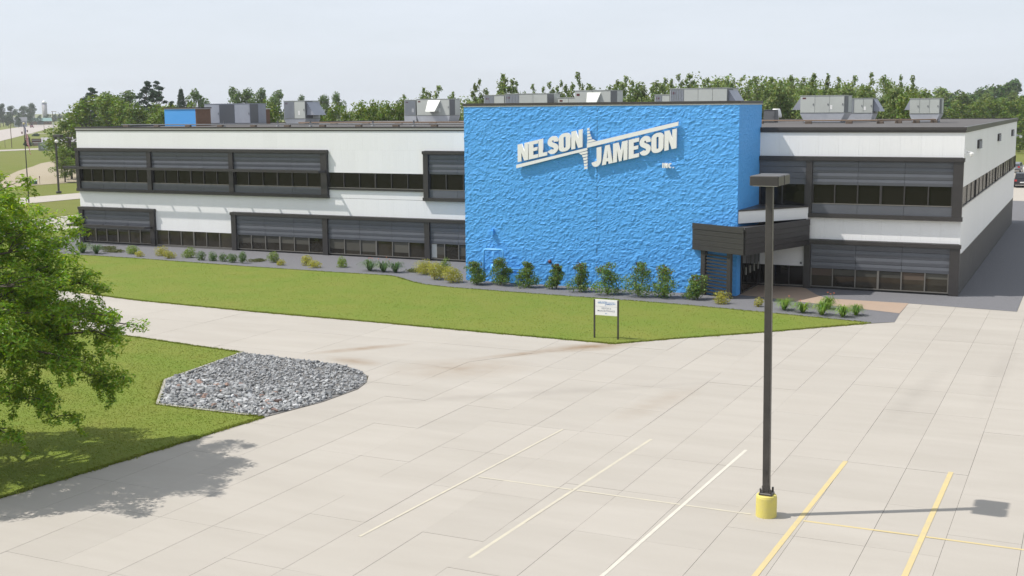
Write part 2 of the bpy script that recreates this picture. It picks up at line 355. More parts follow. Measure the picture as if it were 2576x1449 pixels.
def struct(name, poly, z, m, label=None, t=.0):
    return tag(MB().sheet(poly, z).build(name, m), label, kind='structure')
struct('lawn', LAWN, .018, 'lawn', 'mown lawn between driveway and office'); struct('lawn', NEAR, .018, 'lawn', 'mown lawn under the tree')
GRAV = [(61.39,-12.15),(60.44,-12.83)]+BED[1:]+[(0.0,41),(0,.05),(36.7,.05),(36.7,-7.25),(52.7,-7.25),(52.7,-2.9),(63.2,-2.9),(63.2,41),(66.27,41),(66.27,-6.96),(61.22,-6.37),(61.27,-9.64)]
struct('gravel_bed', GRAV, .006, 'gravel', 'grey gravel planting bed around the office')
struct('entrance_paving', [(52.75,-6.9),(52.5,-2.9),(55.3,-2.95),(56.4,-5.2),(57.2,-6.35),(61.22,-6.36),(61.25,-9.62),(56.3,-7.98),(54.5,-7.3)], .014, 'paving', 'tan coloured entrance paving')
struct('rear_gravel', [(40,40.5),(66.27,40.5),(66.27,66),(40,66)], -.02, 'gravel', 'grey gravel strip behind the office'); struct('rear_yard', [(40,66),(110,66),(110,146),(40,146)], -.03, 'concrete_old', 'concrete yard behind the office')
struct('west_drive', [(-43.4,-40),(-35.8,-40),(-35.8,140),(-43.4,140)], -.05, 'concrete_old', 'second concrete drive beyond the lawn')
struct('dirt_field', [(-62,40),(-61,60),(-60,90),(-62,125),(-100,135),(-124,118),(-116,106),(-107,95.6),(-96,82),(-84,68.7),(-74,59),(-66,50)], -.05, 'dirt', 'bare tan dirt field')
struct('side_road', [(-194,60),(-185.5,60),(-184,300),(-194,300)], -.05, 'road', 'narrow pale side road')
dd = (-.686,.727); nn_ = (.727,.686)
def rp_(s, o): return (dd[0]*s+nn_[0]*o, dd[1]*s+nn_[1]*o)
struct('highway', [rp_(100,-36), rp_(925,-36), rp_(925,-60), rp_(100,-60)], -.045, 'road', 'wide pale highway running to the horizon')
struct('side_lot', [(-232,216),(-303,283.5),(-296,300),(-215,235)], -.05, 'asphalt', 'grey asphalt lot beyond the signs')
struct('farm_lane', [(-380,347),(-352,342),(-330,345),(-330,349),(-352,346.5),(-380,352)], -.04, 'road', 'thin pale farm lane')
struct('dry_bank', [(-402,385),(-372,352),(-352,352),(-400,420),(-440,440)], -.06, 'dry_field', 'dry yellow grass bank by the highway')
# painted stall lines
def line(x0, y0, x1, y1, w, m, label):
    d = Vector((x1-x0, y1-y0)).normalized(); n = Vector((-d.y, d.x))*w/2
    struct('parking_line', [(x0-n.x,y0-n.y),(x1-n.x,y1-n.y),(x1+n.x,y1+n.y),(x0+n.x,y0+n.y)], .005, m, label)
line(54.34,-46.14,54.90,-35.45,.08,'paint_cream','leftmost faded cream stall line')
line(57.30,-46.3,57.76,-35.43,.095,'paint_cream','second faded cream stall line')
line(60.29,-48.0,60.64,-35.42,.095,'paint_white','white stall line left of the pole')
line(63.22,-48.0,63.46,-35.4,.13,'paint_yellow','yellow stall line right of the pole')
line(66.10,-48.0,66.23,-35.3,.13,'paint_yellow','rightmost yellow stall line')
for a in ((54.77,57.50),(57.60,60.42),(60.53,62.2)):
    line(a[0],-40.89,a[1],-40.89,.08,'paint_cream','cream cross line between stalls')
line(63.46,-40.85,66.08,-40.80,.09,'paint_yellow','yellow cross line right of the pole'); line(66.25,-40.8,74,-40.7,.09,'paint_yellow','yellow cross line at the right edge')

# grass blades
def blades(poly, n, h, seed, camlim=75):
    r = np.random.default_rng(seed); P = np.array(poly); lo, hi = P.min(0), P.max(0); lo = np.maximum(lo, (-6,-50)); out = np.zeros((0, 2))
    while len(out) < n:
        q = r.uniform(lo, hi, (n*2, 2)); q = q[inside(q, poly)]
        d = q-np.array([CAM.x, CAM.y]); z = d@np.array([f_.x, f_.y]); x = d@np.array([R_.x, R_.y])
        keep = (np.abs(x/z) < .46) & (r.random(len(q)) < np.clip((45/np.linalg.norm(d, axis=1))**2, 0, 1))
        out = np.concatenate([out, q[keep]])
    out = out[:n]; a = r.uniform(0, 2*math.pi, n); w = r.uniform(.018, .04, n); hh = h*r.uniform(.5, 1.3, n); ln = r.uniform(0, .04, (n, 2))-.02
    dx, dy = np.cos(a)*w, np.sin(a)*w
    V = np.zeros((n, 3, 3)); V[:, 0] = np.stack([out[:, 0]-dx, out[:, 1]-dy, np.full(n, .01)], 1); V[:, 1] = np.stack([out[:, 0]+dx, out[:, 1]+dy, np.full(n, .01)], 1)
    V[:, 2] = np.stack([out[:, 0]+ln[:, 0], out[:, 1]+ln[:, 1], hh], 1)
    return np_mesh('grass', V.reshape(-1, 3), np.arange(3*n).reshape(-1, 3), 'grass_blade')
tag(link('grass', blades(LAWN, 60000, .032, 1)), 'short mown grass on the lawn in front of the office', 'grass', kind='stuff')
tag(link('grass', blades(NEAR, 60000, .034, 2)), 'short mown grass under the leafy tree', 'grass', kind='stuff')

def fringe(line_, n, seed):
    r = np.random.default_rng(seed); L0 = np.array(line_, float); sg_ = np.diff(L0, axis=0); ln = np.linalg.norm(sg_, axis=1); k = r.choice(len(ln), n, p=ln/ln.sum()); t_ = r.random(n)
    P = L0[k]+sg_[k]*t_[:, None]; nrm = np.stack([-sg_[k, 1], sg_[k, 0]], 1)/ln[k][:, None]; P = P+nrm*(np.abs(r.normal(0, .06, n))*np.sign(r.random(n)-.5)*(.4+.6*np.sin(P[:, 0]*3.1+P[:, 1]*2.3)**2))[:, None]
    a = r.uniform(0, 6.28, n); w = r.uniform(.012, .03, n); h = r.uniform(.03, .085, n); V = np.zeros((n, 3, 3)); V[:, 0] = np.stack([P[:, 0]-np.cos(a)*w, P[:, 1]-np.sin(a)*w, np.full(n, .004)], 1); V[:, 1] = np.stack([P[:, 0]+np.cos(a)*w, P[:, 1]+np.sin(a)*w, np.full(n, .004)], 1)
    V[:, 2] = np.stack([P[:, 0]+r.normal(0, .03, n), P[:, 1]+r.normal(0, .03, n), h], 1); return np_mesh('grass', V.reshape(-1, 3), np.arange(3*n).reshape(-1, 3), 'grass_blade')
tag(link('grass', fringe(EDGE_LAWN+LAWN_E, 16000, 31)), 'ragged grass edge of the front lawn along the concrete', 'grass', kind='stuff')
tag(link('grass', fringe(BED[:22], 9000, 32)), 'ragged grass edge of the front lawn along the gravel bed', 'grass', kind='stuff')
tag(link('grass', fringe(NEAR[:6]+[(45.5,-38.03),(41.1,-38.08),(38.77,-35.02),(38.2,-29.71)]+DRIVE_S[1:5], 16000, 33)), 'ragged grass edge of the lawn under the leafy tree', 'grass', kind='stuff')

# ------------------------------------------------------------------ rock bed
rb = thing('rock_bed', 'bed of broken grey rocks with pale edging at the driveway corner', 'rock bed', (42,-34,0))
loc2 = lambda p: [(x-42, y+34) for x, y in p]
MB().sheet(loc2(ROCKS), .014).build('bed_floor', 'rock_ground', rb)
e = MB()
for i in range(len(ROCKS)):
    (x0, y0), (x1, y1) = ROCKS[i-1], ROCKS[i]
    if i not in (1, 2, 3): continue
    d = Vector((x1-x0, y1-y0)); Ln = d.length; d /= Ln; n = Vector((-d.y, d.x))*.045
    if i == 3: x1 -= .6
    q = [(x0-n.x,y0-n.y),(x1-n.x,y1-n.y),(x1+n.x,y1+n.y),(x0+n.x,y0+n.y)]
    MB().prism(loc2(q), 0, .05).build('edging', 'curb_white', rb)
def rock_mesh(seed, mname='rock'):
    r = random.Random(seed); vs = []
    for i in range(14):
        a = r.uniform(0, 2*math.pi); z = r.uniform(-1, 1); k = math.sqrt(1-z*z); s = r.uniform(.75, 1.1)
        vs.append((k*math.cos(a)*s, k*math.sin(a)*s*.8, z*s*.62))
    import bmesh
    bm = bmesh.new()
    for v in vs: bm.verts.new(v)
    res = bmesh.ops.convex_hull(bm, input=bm.verts)
    bmesh.ops.delete(bm, geom=[v for v in bm.verts if not v.link_faces], context='VERTS')
    me = bpy.data.meshes.new('rock'); bm.to_mesh(me); bm.free(); me.materials.append(M[mname]); return me
RM = [rock_mesh(s) for s in range(14)]+[rock_mesh(50, 'rock_brown'), rock_mesh(51, 'rock_brown')]
r = np.random.default_rng(5); pts = []
while len(pts) < 5400:
    q = r.uniform((38.3,-38),(46.0,-29.8),(400, 2)); q = q[inside(q, ROCKS)]; pts += [tuple(p) for p in q]
pts = pts[:5400]; rr = random.Random(9)
spec = [(p, (rr.uniform(.05,.085) if rr.random() < .8 else rr.uniform(.085,.14))*(1.15 if p[1] < -34.5 else .85)) for p in pts]
spec = [s for s in spec if inside(np.array([[s[0][0], s[0][1]+s[1]*1.0],[s[0][0]+s[1],s[0][1]],[s[0][0]-s[1]*.6,s[0][1]-s[1]*.6],[s[0][0]-s[1]*.6,s[0][1]+s[1]*.6]]), ROCKS).all()]
spec.sort(key=lambda s: -s[1]/(Vector((*s[0], 0))-CAM).length)
VV, FF, off = [], [], 0
for k, (p, s) in enumerate(spec):
    me = RM[rr.randrange(14) if rr.random() < .94 else rr.randrange(14, 16)]
    zz = rr.uniform(-.01, .05)+s*.2; rot = (rr.uniform(-.5,.5), rr.uniform(-.5,.5), rr.uniform(0,6.3))
    if k < 300:
        o = link('rock', me, rb, (p[0]-42, p[1]+34, zz)); o.rotation_euler = rot; o.scale = (s, s, s)
    else:
        from mathutils import Euler
        mw = Matrix.Translation((p[0]-42, p[1]+34, zz)) @ Euler(rot).to_matrix().to_4x4() @ Matrix.Scale(s, 4)
        for v in me.vertices: VV.append(tuple(mw @ v.co))
        for pl in me.polygons: FF.append(tuple(off+i for i in pl.vertices))
        off += len(me.vertices)
m_ = bpy.data.meshes.new('small_rocks'); m_.from_pydata(VV, [], FF); m_.materials.append(M['rock']); tag(link('small_rocks', m_, rb), kind='stuff')

# ------------------------------------------------------------------ office building
bld = thing('office_building', 'long two-storey white and dark grey office with flat roof', 'building')
XL, XR, XB0, XB1 = 0.0, 63.21, 36.77, 52.69
YR, YF, YK = -2.94, -7.28, 40.2
ZW, ZR = 8.4, 8.6
core = MB().prism([(XL+.06,.06),(XB0,.06),(XB0,2),(50.3,2),(50.3,YR+.06),(XR-.06,YR+.06),(XR-.06,YK-.06),(XL+.06,YK-.06)], 0, ZR-.06)
core.build('wall_core', 'dark_shade', bld)
MB().prism([(XL,0),(XB0+.1,0),(XB0+.1,.8),(50.3,.8),(50.3,YR),(XR,YR),(XR,YK),(XL,YK)], ZR-.05, ZR).build('roof', 'roof', bld)
# parapet edge caps
def strip_x(name, m, x0, x1, y, z0, z1, out, back=.12): return MB().box(x0, x1, y-out, y+back, z0, z1).build(name, m, bld)
strip_x('parapet_cap', 'cap', XL-.07, XB0-.02, 0, 8.575, 8.69, .07); strip_x('parapet_flashing', 'cap_light', XL-.05, XB0-.02, 0, 8.485, 8.573, .05); strip_x('parapet_edge', 'cap', XL-.035, XB0-.02, 0, 8.40, 8.483, .035)
strip_x('parapet_cap', 'cap', XB1+.02, XR+.08, YR, 8.52, 8.68, .08); strip_x('parapet_edge', 'cap', XB1+.02, XR+.05, YR, 8.40, 8.518, .05)
MB().box(XR-.12, XR+.078, YR+.125, YK+.08, 8.52, 8.68).build('parapet_cap', 'cap', bld); MB().box(XR-.12, XR+.048, YR+.125, YK+.05, 8.40, 8.518).build('parapet_edge', 'cap', bld)
MB().box(XL-.07, XL+.12, .125, YK+.08, 8.52, 8.685).build('parapet_cap', 'cap', bld); MB().box(XL+.125, XR-.125, YK-.12, YK+.08, 8.5, 8.66).build('parapet_cap', 'cap', bld)
# siding: vertical metal panels with ribs
def siding(x0, x1, z0, z1, y, axis='x', m='white_metal', w=1.0):
    n = max(1, round((x1-x0)/w)); pw = (x1-x0)/n; b = MB(); g_ = .002
    u = [-pw/2+g_]; dep = [0.0]
    k = 3
    for i in range(k):
        c = -pw/2+(i+.5)*pw/k
        for du, dz in ((-.02,0),(-.012,.003),(.012,.003),(.02,0)):
            u.append(c+du); dep.append(dz)
    u.append(pw/2-g_); dep.append(0.0)
    h = z1-z0; nn = len(u)
    def P(a, d, z): return (a, d, z) if axis == 'x' else (-d, a, z)
    vs = [P(a, -.045-d, 0) for a, d in zip(u, dep)]+[P(a, -.045-d, h) for a, d in zip(u, dep)]+[P(u[0],0,0),P(u[-1],0,0),P(u[0],0,h),P(u[-1],0,h)]
    fs = [(i, i+1, nn+i+1, nn+i) for i in range(nn-1)]+[(2*nn,0,nn,2*nn+2),(nn-1,2*nn+1,2*nn+3,2*nn-1),tuple([2*nn+2]+list(range(nn,2*nn))+[2*nn+3]),tuple([2*nn+1]+list(range(nn-1,-1,-1))+[2*nn])]
    me = b.add(vs, fs).mesh('siding_panel', m)
    for i in range(n):
        c = x0+(i+.5)*pw
        link('siding_panel', me, bld, (c, y+.045, z0) if axis == 'x' else (y-.045, c, z0))
PA = [(-.02,.30),(6.88,7.26),(14.30,14.68),(22.04,22.54)]
siding(0, XB0, 7.14, 8.4, 0, w=1.15)
siding(22.56, 29.98, 5.63, 7.138, 0, w=1.06)
siding(22.56, 29.98, 3.92, 4.47, 0, w=1.06)
siding(0, XB0, 2.74, 3.90, 0, w=1.15)
siding(7.32, 14.30, 1.19, 2.738, 0, w=1.0)
siding(XB1+.01, XR, 7.14, 8.4, YR, w=1.05)
siding(55.30, XR, 2.70, 3.90, YR, w=1.0)
siding(52.8, 55.28, 1.19, 2.5, YR, w=1.24)
# side wall towards the drive
siding(YR, YK, 5.62, 8.4, XR, axis='y', w=1.35)
siding(YR, YK, 2.17, 4.60, XR, axis='y', w=1.35)
MB().box(XR-.05, XR-.012, YR+.05, YK, .02, 2.16).build('base_wall', 'base_dark', bld)
MB().box(XR-.02, XR+.03, YR+.5, YK, 2.15, 2.19).build('drip_edge', 'cap_light', bld)

def window_box(x0, x1, Y, posts, trim, rows, win, low=None, cols=3, npane=6, glass='glass_up', panels=True):
    """projecting dark surround: top (and bottom) trim, posts, grey metal panels, panes with mullions"""
    f = MB(); z0t, z1t = trim
    f.box(x0-.05, x1+.05, Y-.27, Y-.012, z0t+.03, z1t); f.box(x0-.02, x1+.02, Y-.235, Y-.012, z0t, z0t+.03)
    zb = win[0]
    if low:
        f.box(x0-.05, x1+.05, Y-.26, Y-.012, low[0], low[1]); zb = low[1]
    fr = f.build('window_surround', 'trim', bld)
    for a, b in posts:
        MB().box(a, b, Y-.222, Y-.012, (low[1] if low else .02), z0t).build('post', 'trim', fr)
    for (a, b) in zip(posts[:-1], posts[1:]):
        xa, xb = a[1], b[0]; ww = xb-xa
        if ww < .3: continue
        if panels:
            for j in range(len(rows)-1):
                hh = rows[j]-rows[j+1]-.016; pw = ww/cols-.014; me = None
                for i in range(cols):
                    if me is None: me = MB().add([(-pw/2,-.078,0),(pw/2,-.078,0),(pw/2,-.098,hh*.5),(-pw/2,-.098,hh*.5),(pw/2,-.082,hh),(-pw/2,-.082,hh),(-pw/2,0,0),(pw/2,0,0),(pw/2,0,hh),(-pw/2,0,hh)], [(0,1,2,3),(3,2,4,5),(6,7,1,0),(5,4,8,9),(6,0,3,5,9),(1,7,8,4,2)]).mesh('panel', 'panel')
                    link('panel', me, fr, (xa+(i+.5)*ww/cols, Y, rows[j+1]+.008))
            if low and win[0]-low[1] > .2:
                hh = win[0]-.05-low[1]-.01; pw = ww/cols-.014; me = MB().box(-pw/2, pw/2, -.09, 0, 0, hh).mesh('panel', 'panel')
                for i in range(cols): link('panel', me, fr, (xa+(i+.5)*ww/cols, Y, low[1]+.005))
        panes(xa, xb, Y, win, npane if ww > 5 else max(1, round(npane*ww/7)), fr, glass, 'trim' if glass == 'glass_up' else 'frame')
    return fr
def panes(xa, xb, Y, win, n, parent, glass, fm='frame', yo=0.0):
    z0, z1 = win; pw = (xb-xa)/n
    gm = MB().add([(-pw/2+.03,0,0),(pw/2-.03,0,0),(pw/2-.03,.0,z1-z0),(-pw/2+.03,.0,z1-z0)], [(0,1,2,3)]).mesh('pane', glass)
    for i in range(n): link('pane', gm, parent, (xa+(i+.5)*pw, Y-.016+yo, z0))
    mm = MB().box(-.032, .032, -.075, -.018, 0, z1-z0).mesh('mullion', fm)
    mw = MB().box(-.055, .055, -.075, -.018, 0, z1-z0).mesh('mullion', fm)
    for i in range(n+1): link('mullion', mw if i == n//2 and n == 6 else mm, parent, (min(max(xa+i*pw, xa+.034), xb-.034), Y+yo, z0))
    MB().box(xa, xb, Y-.10+yo, Y-.012+yo, z0-.048, z0-.002).build('sill', 'frame', parent)
UR = [6.9,6.58,6.27,5.95,5.63]; LR = [2.5,2.16,1.81,1.46,1.12]
A = window_box(0, 22.54, 0, PA, (6.9,7.12), UR, (4.65,5.63), (3.9,4.12))
B = window_box(30.0, 36.72, 0, [(30.0,30.36),(36.6,36.72)], (6.9,7.12), UR, (4.65,5.63), (3.9,4.12), npane=5)
C_ = window_box(0, 7.30, 0, [(-.02,.38),(6.90,7.30)], (2.5,2.72), LR, (.16,1.12), glass='glass_low')
D_ = window_box(14.32, 36.72, 0, [(14.32,14.72),(22.04,22.44),(30.0,30.38),(36.6,36.72)], (2.5,2.72), LR, (.16,1.12), glass='glass_low')
E_ = window_box(55.27, XR+.02, YR, [(55.27,55.60),(62.74,XR+.02)], (6.9,7.12), UR, (4.65,5.63), (3.88,4.10))
G_ = window_box(55.27, XR+.02, YR, [(55.27,55.62),(62.74,XR+.02)], (2.46,2.68), LR, (.16,1.12), glass='glass_low')
mat('blind_cloth', (.07, .066, .053), .8, objr=.35)
mat('dim_room', (.10, .072, .052), .8, objr=.3)
for fr_, Yb, xa, xb, z0 in ((D_,0,14.72,22.04,.62),(D_,0,22.44,30.0,.42),(D_,0,30.38,36.6,.42),(G_,YR,55.62,62.74,.78),(C_,0,.38,6.90,.95)):
    pw = (xb-xa)/6
    for i in range(6):
        if random.Random(i+int(xa*7)).random() < .2: continue
        zz = z0+random.Random(i*3+int(xa)).uniform(-.06, .06)
        MB().add([(xa+i*pw+.04,Yb-.0175,zz),(xa+(i+1)*pw-.04,Yb-.0175,zz),(xa+(i+1)*pw-.04,Yb-.0175,1.10),(xa+i*pw+.04,Yb-.0175,1.10)], [(0,1,2,3)]).build('blind', 'blind_cloth' if i % 4 or xa < 50 else 'dim_room', fr_)
for i, X in enumerate((30.75, 56.2)):     # pale blinds behind two lower panes
    MB().box(X-.34, X+.06, -.022 if i == 0 else YR-.022, -.0165 if i == 0 else YR-.0165, .2, 1.1).build('blind', 'blind', D_ if i == 0 else G_) if i == 0 else None
strip = MB().box(22.56, 29.98, -.09, -.012, 4.47, 4.60).build('window_strip', 'trim', bld); panes(22.56, 29.98, 0, (4.65,5.60), 6, strip, 'glass_up', 'trim')
strip = MB().box(7.32, 14.30, -.09, -.012, .02, .11).build('window_strip', 'frame', bld); panes(7.32, 14.30, 0, (.16,1.17), 6, strip, 'glass_low')
# right wing behind the blue block, in shade
strip = MB().box(XB1+.02, 55.25, YR-.20, YR-.012, 6.9, 7.12).build('window_strip', 'trim', bld)
for j in range(4): MB().box(XB1+.03, 55.24, YR-.09, YR-.012, UR[j+1]+.008, UR[j]-.008).build('panel', 'panel', strip)
panes(XB1+.02, 55.25, YR, (4.5,5.63), 2, strip, 'glass_up', 'trim')
strip = MB().box(52.8, 55.28, YR-.08, YR-.012, .02, .10).build('window_strip', 'trim', bld); panes(52.8, 55.28, YR, (.15,1.17), 3, strip, 'glass_up', 'trim')
# side wall windows
ys = [YR+.1, 4.35, 11.9, 19.3, 26.5, 33.7, YK-.1]
strip = MB().box(XR+.012, XR+.07, YR+.1, YK-.1, 4.60, 4.645).build('window_strip', 'sill_metal', bld)
for a, b in zip(ys[:-1], ys[1:]):
    n = 3; pw = (b-a)/n
    for i in range(n):
        c = a+(i+.5)*pw
        MB().add([(XR-.02,c-pw/2+.04,4.66),(XR-.02,c+pw/2-.04,4.66),(XR-.02,c+pw/2-.04,5.60),(XR-.02,c-pw/2+.04,5.60)], [(0,1,2,3)]).build('pane', 'glass_side', strip)
        MB().box(XR-.05, XR+.02, c-pw/2-.025, c-pw/2+.025, 4.65, 5.61).build('mullion', 'frame', strip)
    MB().box(XR-.05, XR+.05, b-.06, b+.06, 4.65, 5.61).build('post', 'trim', strip)
for i, (y, z) in enumerate(((5.2,7.6),(20.3,7.6),(34.5,7.6))):
    lv = MB().box(XR-.02, XR+.10, y-.95, y+.95, z-.24, z+.24).build('louver', 'dark_shade', bld)
    for k in range(4): MB().add([(XR+.1,y-.9,z-.2+k*.11),(XR+.1,y+.9,z-.2+k*.11),(XR+.14,y+.9,z-.26+k*.11),(XR+.14,y-.9,z-.26+k*.11)], [(0,1,2,3)]).build('slat', 'trim', lv)
# sunshades: open ladder frames
def sunshade(x0, x1, z, xs, label=None):
    s = MB().box(x0, x1, -1.06, -.96, z-.10, z+.07).build('sunshade', 'trim', bld)
    for y in (-.75, -.52): MB().box(x0+.05, x1-.03, y-.05, y+.05, z-.05, z+.05).build('bar', 'trim', s)
    for x in xs: MB().box(x-.05, x+.05, -.958, -.24, z-.06, z+.06).build('arm', 'trim', s)
    for x in (x0+.03, x1-.03): MB().box(x-.04, x+.04, -.958, -.24, z-.10, z+.07).build('arm', 'trim', s)
    if x0 < 0:
        MB().box(x0, x0+.08, -.238, 6.5, z-.10, z+.07).build('bar', 'trim', s)
        for y in (1.0, 3.4, 5.8): MB().box(x0+.082, -.03, y-.03, y+.03, z-.045, z+.045).build('arm', 'trim', s)
sunshade(-.5, 22.45, 5.72, [0.35]+[2.4+2.39*k for k in range(8)])
sunshade(-.5, 7.1, 1.40, [0.35,2.4,4.8])
# security cameras
def sec_cam(parent, x, y, z, sx=1):
    m = MB().box(x, x+.10, y, y+.14, z-.02, z+.16).build('camera_bracket', 'grey_plastic', parent)
    MB().tube([(x+.1,y+.05,z+.07),(x+.34,y+.05,z+.07)], .03, 6).build('arm', 'grey_plastic', m)
    MB().lathe([(.02,z-.16),(.09,z-.13),(.11,z-.05),(.12,z-.02),(.12,z+.02),(.05,z+.05)], x+.34, y+.05, 12).build('dome', 'sign_white', m)
sec_cam(bld, XR+.02, YR-.05, 7.35); sec_cam(bld, XR+.02, YK-.5, 7.2)

# ------------------------------------------------------------------ blue split-face block tower
blk = thing('blue_block_tower', 'tall blue painted rough block volume carrying the company sign', 'building', (44.7,-3.6,0))
ox, oy = 44.7, -3.6
def bl(s, name, m, **k): 
    s.v = [(x-ox, y-oy, z) for x, y, z in s.v]; return s.build(name, m, blk, **k)
TW = lambda e: [(XB0-e,YF-e),(XB1+e,YF-e),(XB1+e,YR+.25+e),(50.4+e,YR+.25+e),(50.4+e,1.2+e),(XB0-e,1.2+e)]
bl(MB().prism(TW(-.055), 0, 9.9), 'wall_core', 'blue_paint')
bl(MB().prism(TW(.06), 9.96, 10.10), 'parapet_cap', 'cap'); bl(MB().prism(TW(.035), 9.901, 9.958), 'parapet_flashing', 'cap_light')
BH, BW, AMP = .198, .398, .037
NR = 50; rows = [i*.198 for i in range(NR+1)]
_ng = [np.random.default_rng(70+i).random((128, 128)) for i in range(3)]
def vnoise(g, x, z):
    xi = np.floor(x).astype(int); zi = np.floor(z).astype(int); fx = x-xi; fz = z-zi; fx = fx*fx*(3-2*fx); fz = fz*fz*(3-2*fz); n = len(g)
    A_ = g[xi % n, zi % n]; B_ = g[(xi+1) % n, zi % n]; C2 = g[xi % n, (zi+1) % n]; D2 = g[(xi+1) % n, (zi+1) % n]
    return (A_*(1-fx)+B_*fx)*(1-fz)+(C2*(1-fx)+D2*fx)*fz
def block_geo(rng, w, h, amp, x0=0, z0=0):
    """split-face block: rough broken face that runs on into its neighbours, shallow joint"""
    nx, nz = 6, 4
    xs_ = np.linspace(-w/2+.001, w/2-.001, nx); zs_ = np.linspace(.0006, h-.0006, nz)
    X, Z_ = np.meshgrid(xs_, zs_); edge = np.zeros((nz, nx), bool); edge[0] = edge[-1] = True; edge[:, 0] = edge[:, -1] = True
    j = (rng.random((nz, nx))-.5)*(w/nx*.4); j[edge] = 0; X = X+j
    u, v = X+x0+50, Z_+z0+50
    d = amp*(.30*vnoise(_ng[0], u*2.6, v*3.6)**1.8+.95*vnoise(_ng[1], u*7.5, v*9.3)**3+.75*vnoise(_ng[2], u*14, v*16)**2+.30*vnoise(_ng[1], u*27+3, v*29+7))
    d[0] = d[0]-.005*rng.random(); d = np.clip(d, .001, None)
    V = np.stack([X.ravel(), -d.ravel(), Z_.ravel()], 1)
    F = []
    for a in range(nz-1):
        for b in range(nx-1):
            i = a*nx+b; F.append((i, i+1, i+nx+1, i+nx))
    rim = [i for i in range(nx)]+[a*nx+nx-1 for a in range(1, nz)]+[(nz-1)*nx+b for b in range(nx-2, -1, -1)]+[a*nx for a in range(nz-2, 0, -1)]
    k = len(V); back = V[rim].copy(); back[:, 1] = .06
    V = np.concatenate([V, back]); n = len(rim)
    for a in range(n): F.append((rim[a], k+a, k+(a+1) % n, rim[(a+1) % n]))
    return V, np.array(F)
rng = np.random.default_rng(11)
place = []     # (x, z, w, face)
for r0 in range(NR):
    z = rows[r0]; off = 0 if r0 % 2 == 0 else BW/2
    x = XB0
    first = BW-off if off else BW
    cur = XB0
    while cur < XB1-.02:
        w = min((BW/2 if (cur == XB0 and off) else BW), XB1-cur)
        if w > .08: place.append((cur+w/2, z, w, 'f'))
        cur += w
    cur = YF
    while cur < YR+.2:
        w = min((BW if (cur == YF and off) else (BW/2 if cur == YF else BW)), YR+.2-cur)
        if w > .08: place.append((cur+w/2, z, w, 's'))
        cur += w
SH = {}
def pdist(p):
    P = Vector((p[0], YF, p[1])) if p[3] == 'f' else Vector((XB1, p[0], p[1])); return (P-CAM).length
ind = sorted([p for p in place if p[3] == 'f' and abs(p[2]-BW) < .01 and not (50.2 < p[0] and p[1] < 3.9)], key=pdist)[:300]; inds = set(ind)
for p in ind:
    link('block', np_mesh('block', *block_geo(rng, BW, BH, AMP, p[0], p[1]), 'blue_block'), blk, (p[0]-ox, YF-oy, p[1]))
VV, FF, off = [], [], 0
for p in place:
    if p in inds: continue
    V, F = block_geo(rng, p[2], BH, AMP if p[3] == 'f' else AMP*.5, p[0]+(30 if p[3] == 's' else 0), p[1])
    if p[3] == 'f': V = V+np.array([p[0]-ox, YF-oy, p[1]])
    else: V = np.stack([-V[:, 1], V[:, 0], V[:, 2]], 1)+np.array([XB1-ox, p[0]-oy, p[1]])
    VV.append(V); FF.append(F+off); off += len(V)
tag(link('block_wall', np_mesh('block_wall', np.concatenate(VV), np.concatenate(FF), 'blue_block'), blk), kind='stuff')
bl(MB().box(44.874, 44.886, YF-.03, YF+.02, 0, 9.9), 'control_joint_shadow', 'dark_shade')  # the joint's shadow line, laid on the blocks as a thin dark strip

# ------------------------------------------------------------------ company sign
def arc(cx, cy, rx, ry, a0, a1, n=12): return [(cx+rx*math.cos(rad(a0+(a1-a0)*i/n)), cy+ry*math.sin(rad(a0+(a1-a0)*i/n))) for i in range(n+1)]
def ribbon(path, t):
    Lp, Rp = [], []
    for i, p in enumerate(path):
        a = path[max(i-1, 0)]; b = path[min(i+1, len(path)-1)]; d = Vector((b[0]-a[0], b[1]-a[1])).normalized(); n = Vector((-d.y, d.x))*t/2
        Lp.append((p[0]+n.x, p[1]+n.y)); Rp.append((p[0]-n.x, p[1]-n.y))
    return Lp+Rp[::-1]
def bez(a, b, c, d, n=10): return [tuple((1-t)**3*a[k]+3*(1-t)**2*t*b[k]+3*(1-t)*t*t*c[k]+t**3*d[k] for k in (0, 1)) for t in [i/n for i in range(n+1)]]
S_path = arc(.29,.70,.165,.185,-15,180)[:-1]+bez((.125,.70),(.125,.50),(.455,.50),(.455,.30))[0:-1]+arc(.29,.30,.165,.185,0,-165)
def rrect(x0, x1, y0, y1, rx, ry): return arc(x1-rx,y1-ry,rx,ry,0,90,8)+arc(x0+rx,y1-ry,rx,ry,90,180,8)+arc(x0+rx,y0+ry,rx,ry,180,270,8)+arc(x1-rx,y0+ry,rx,ry,270,360,8)
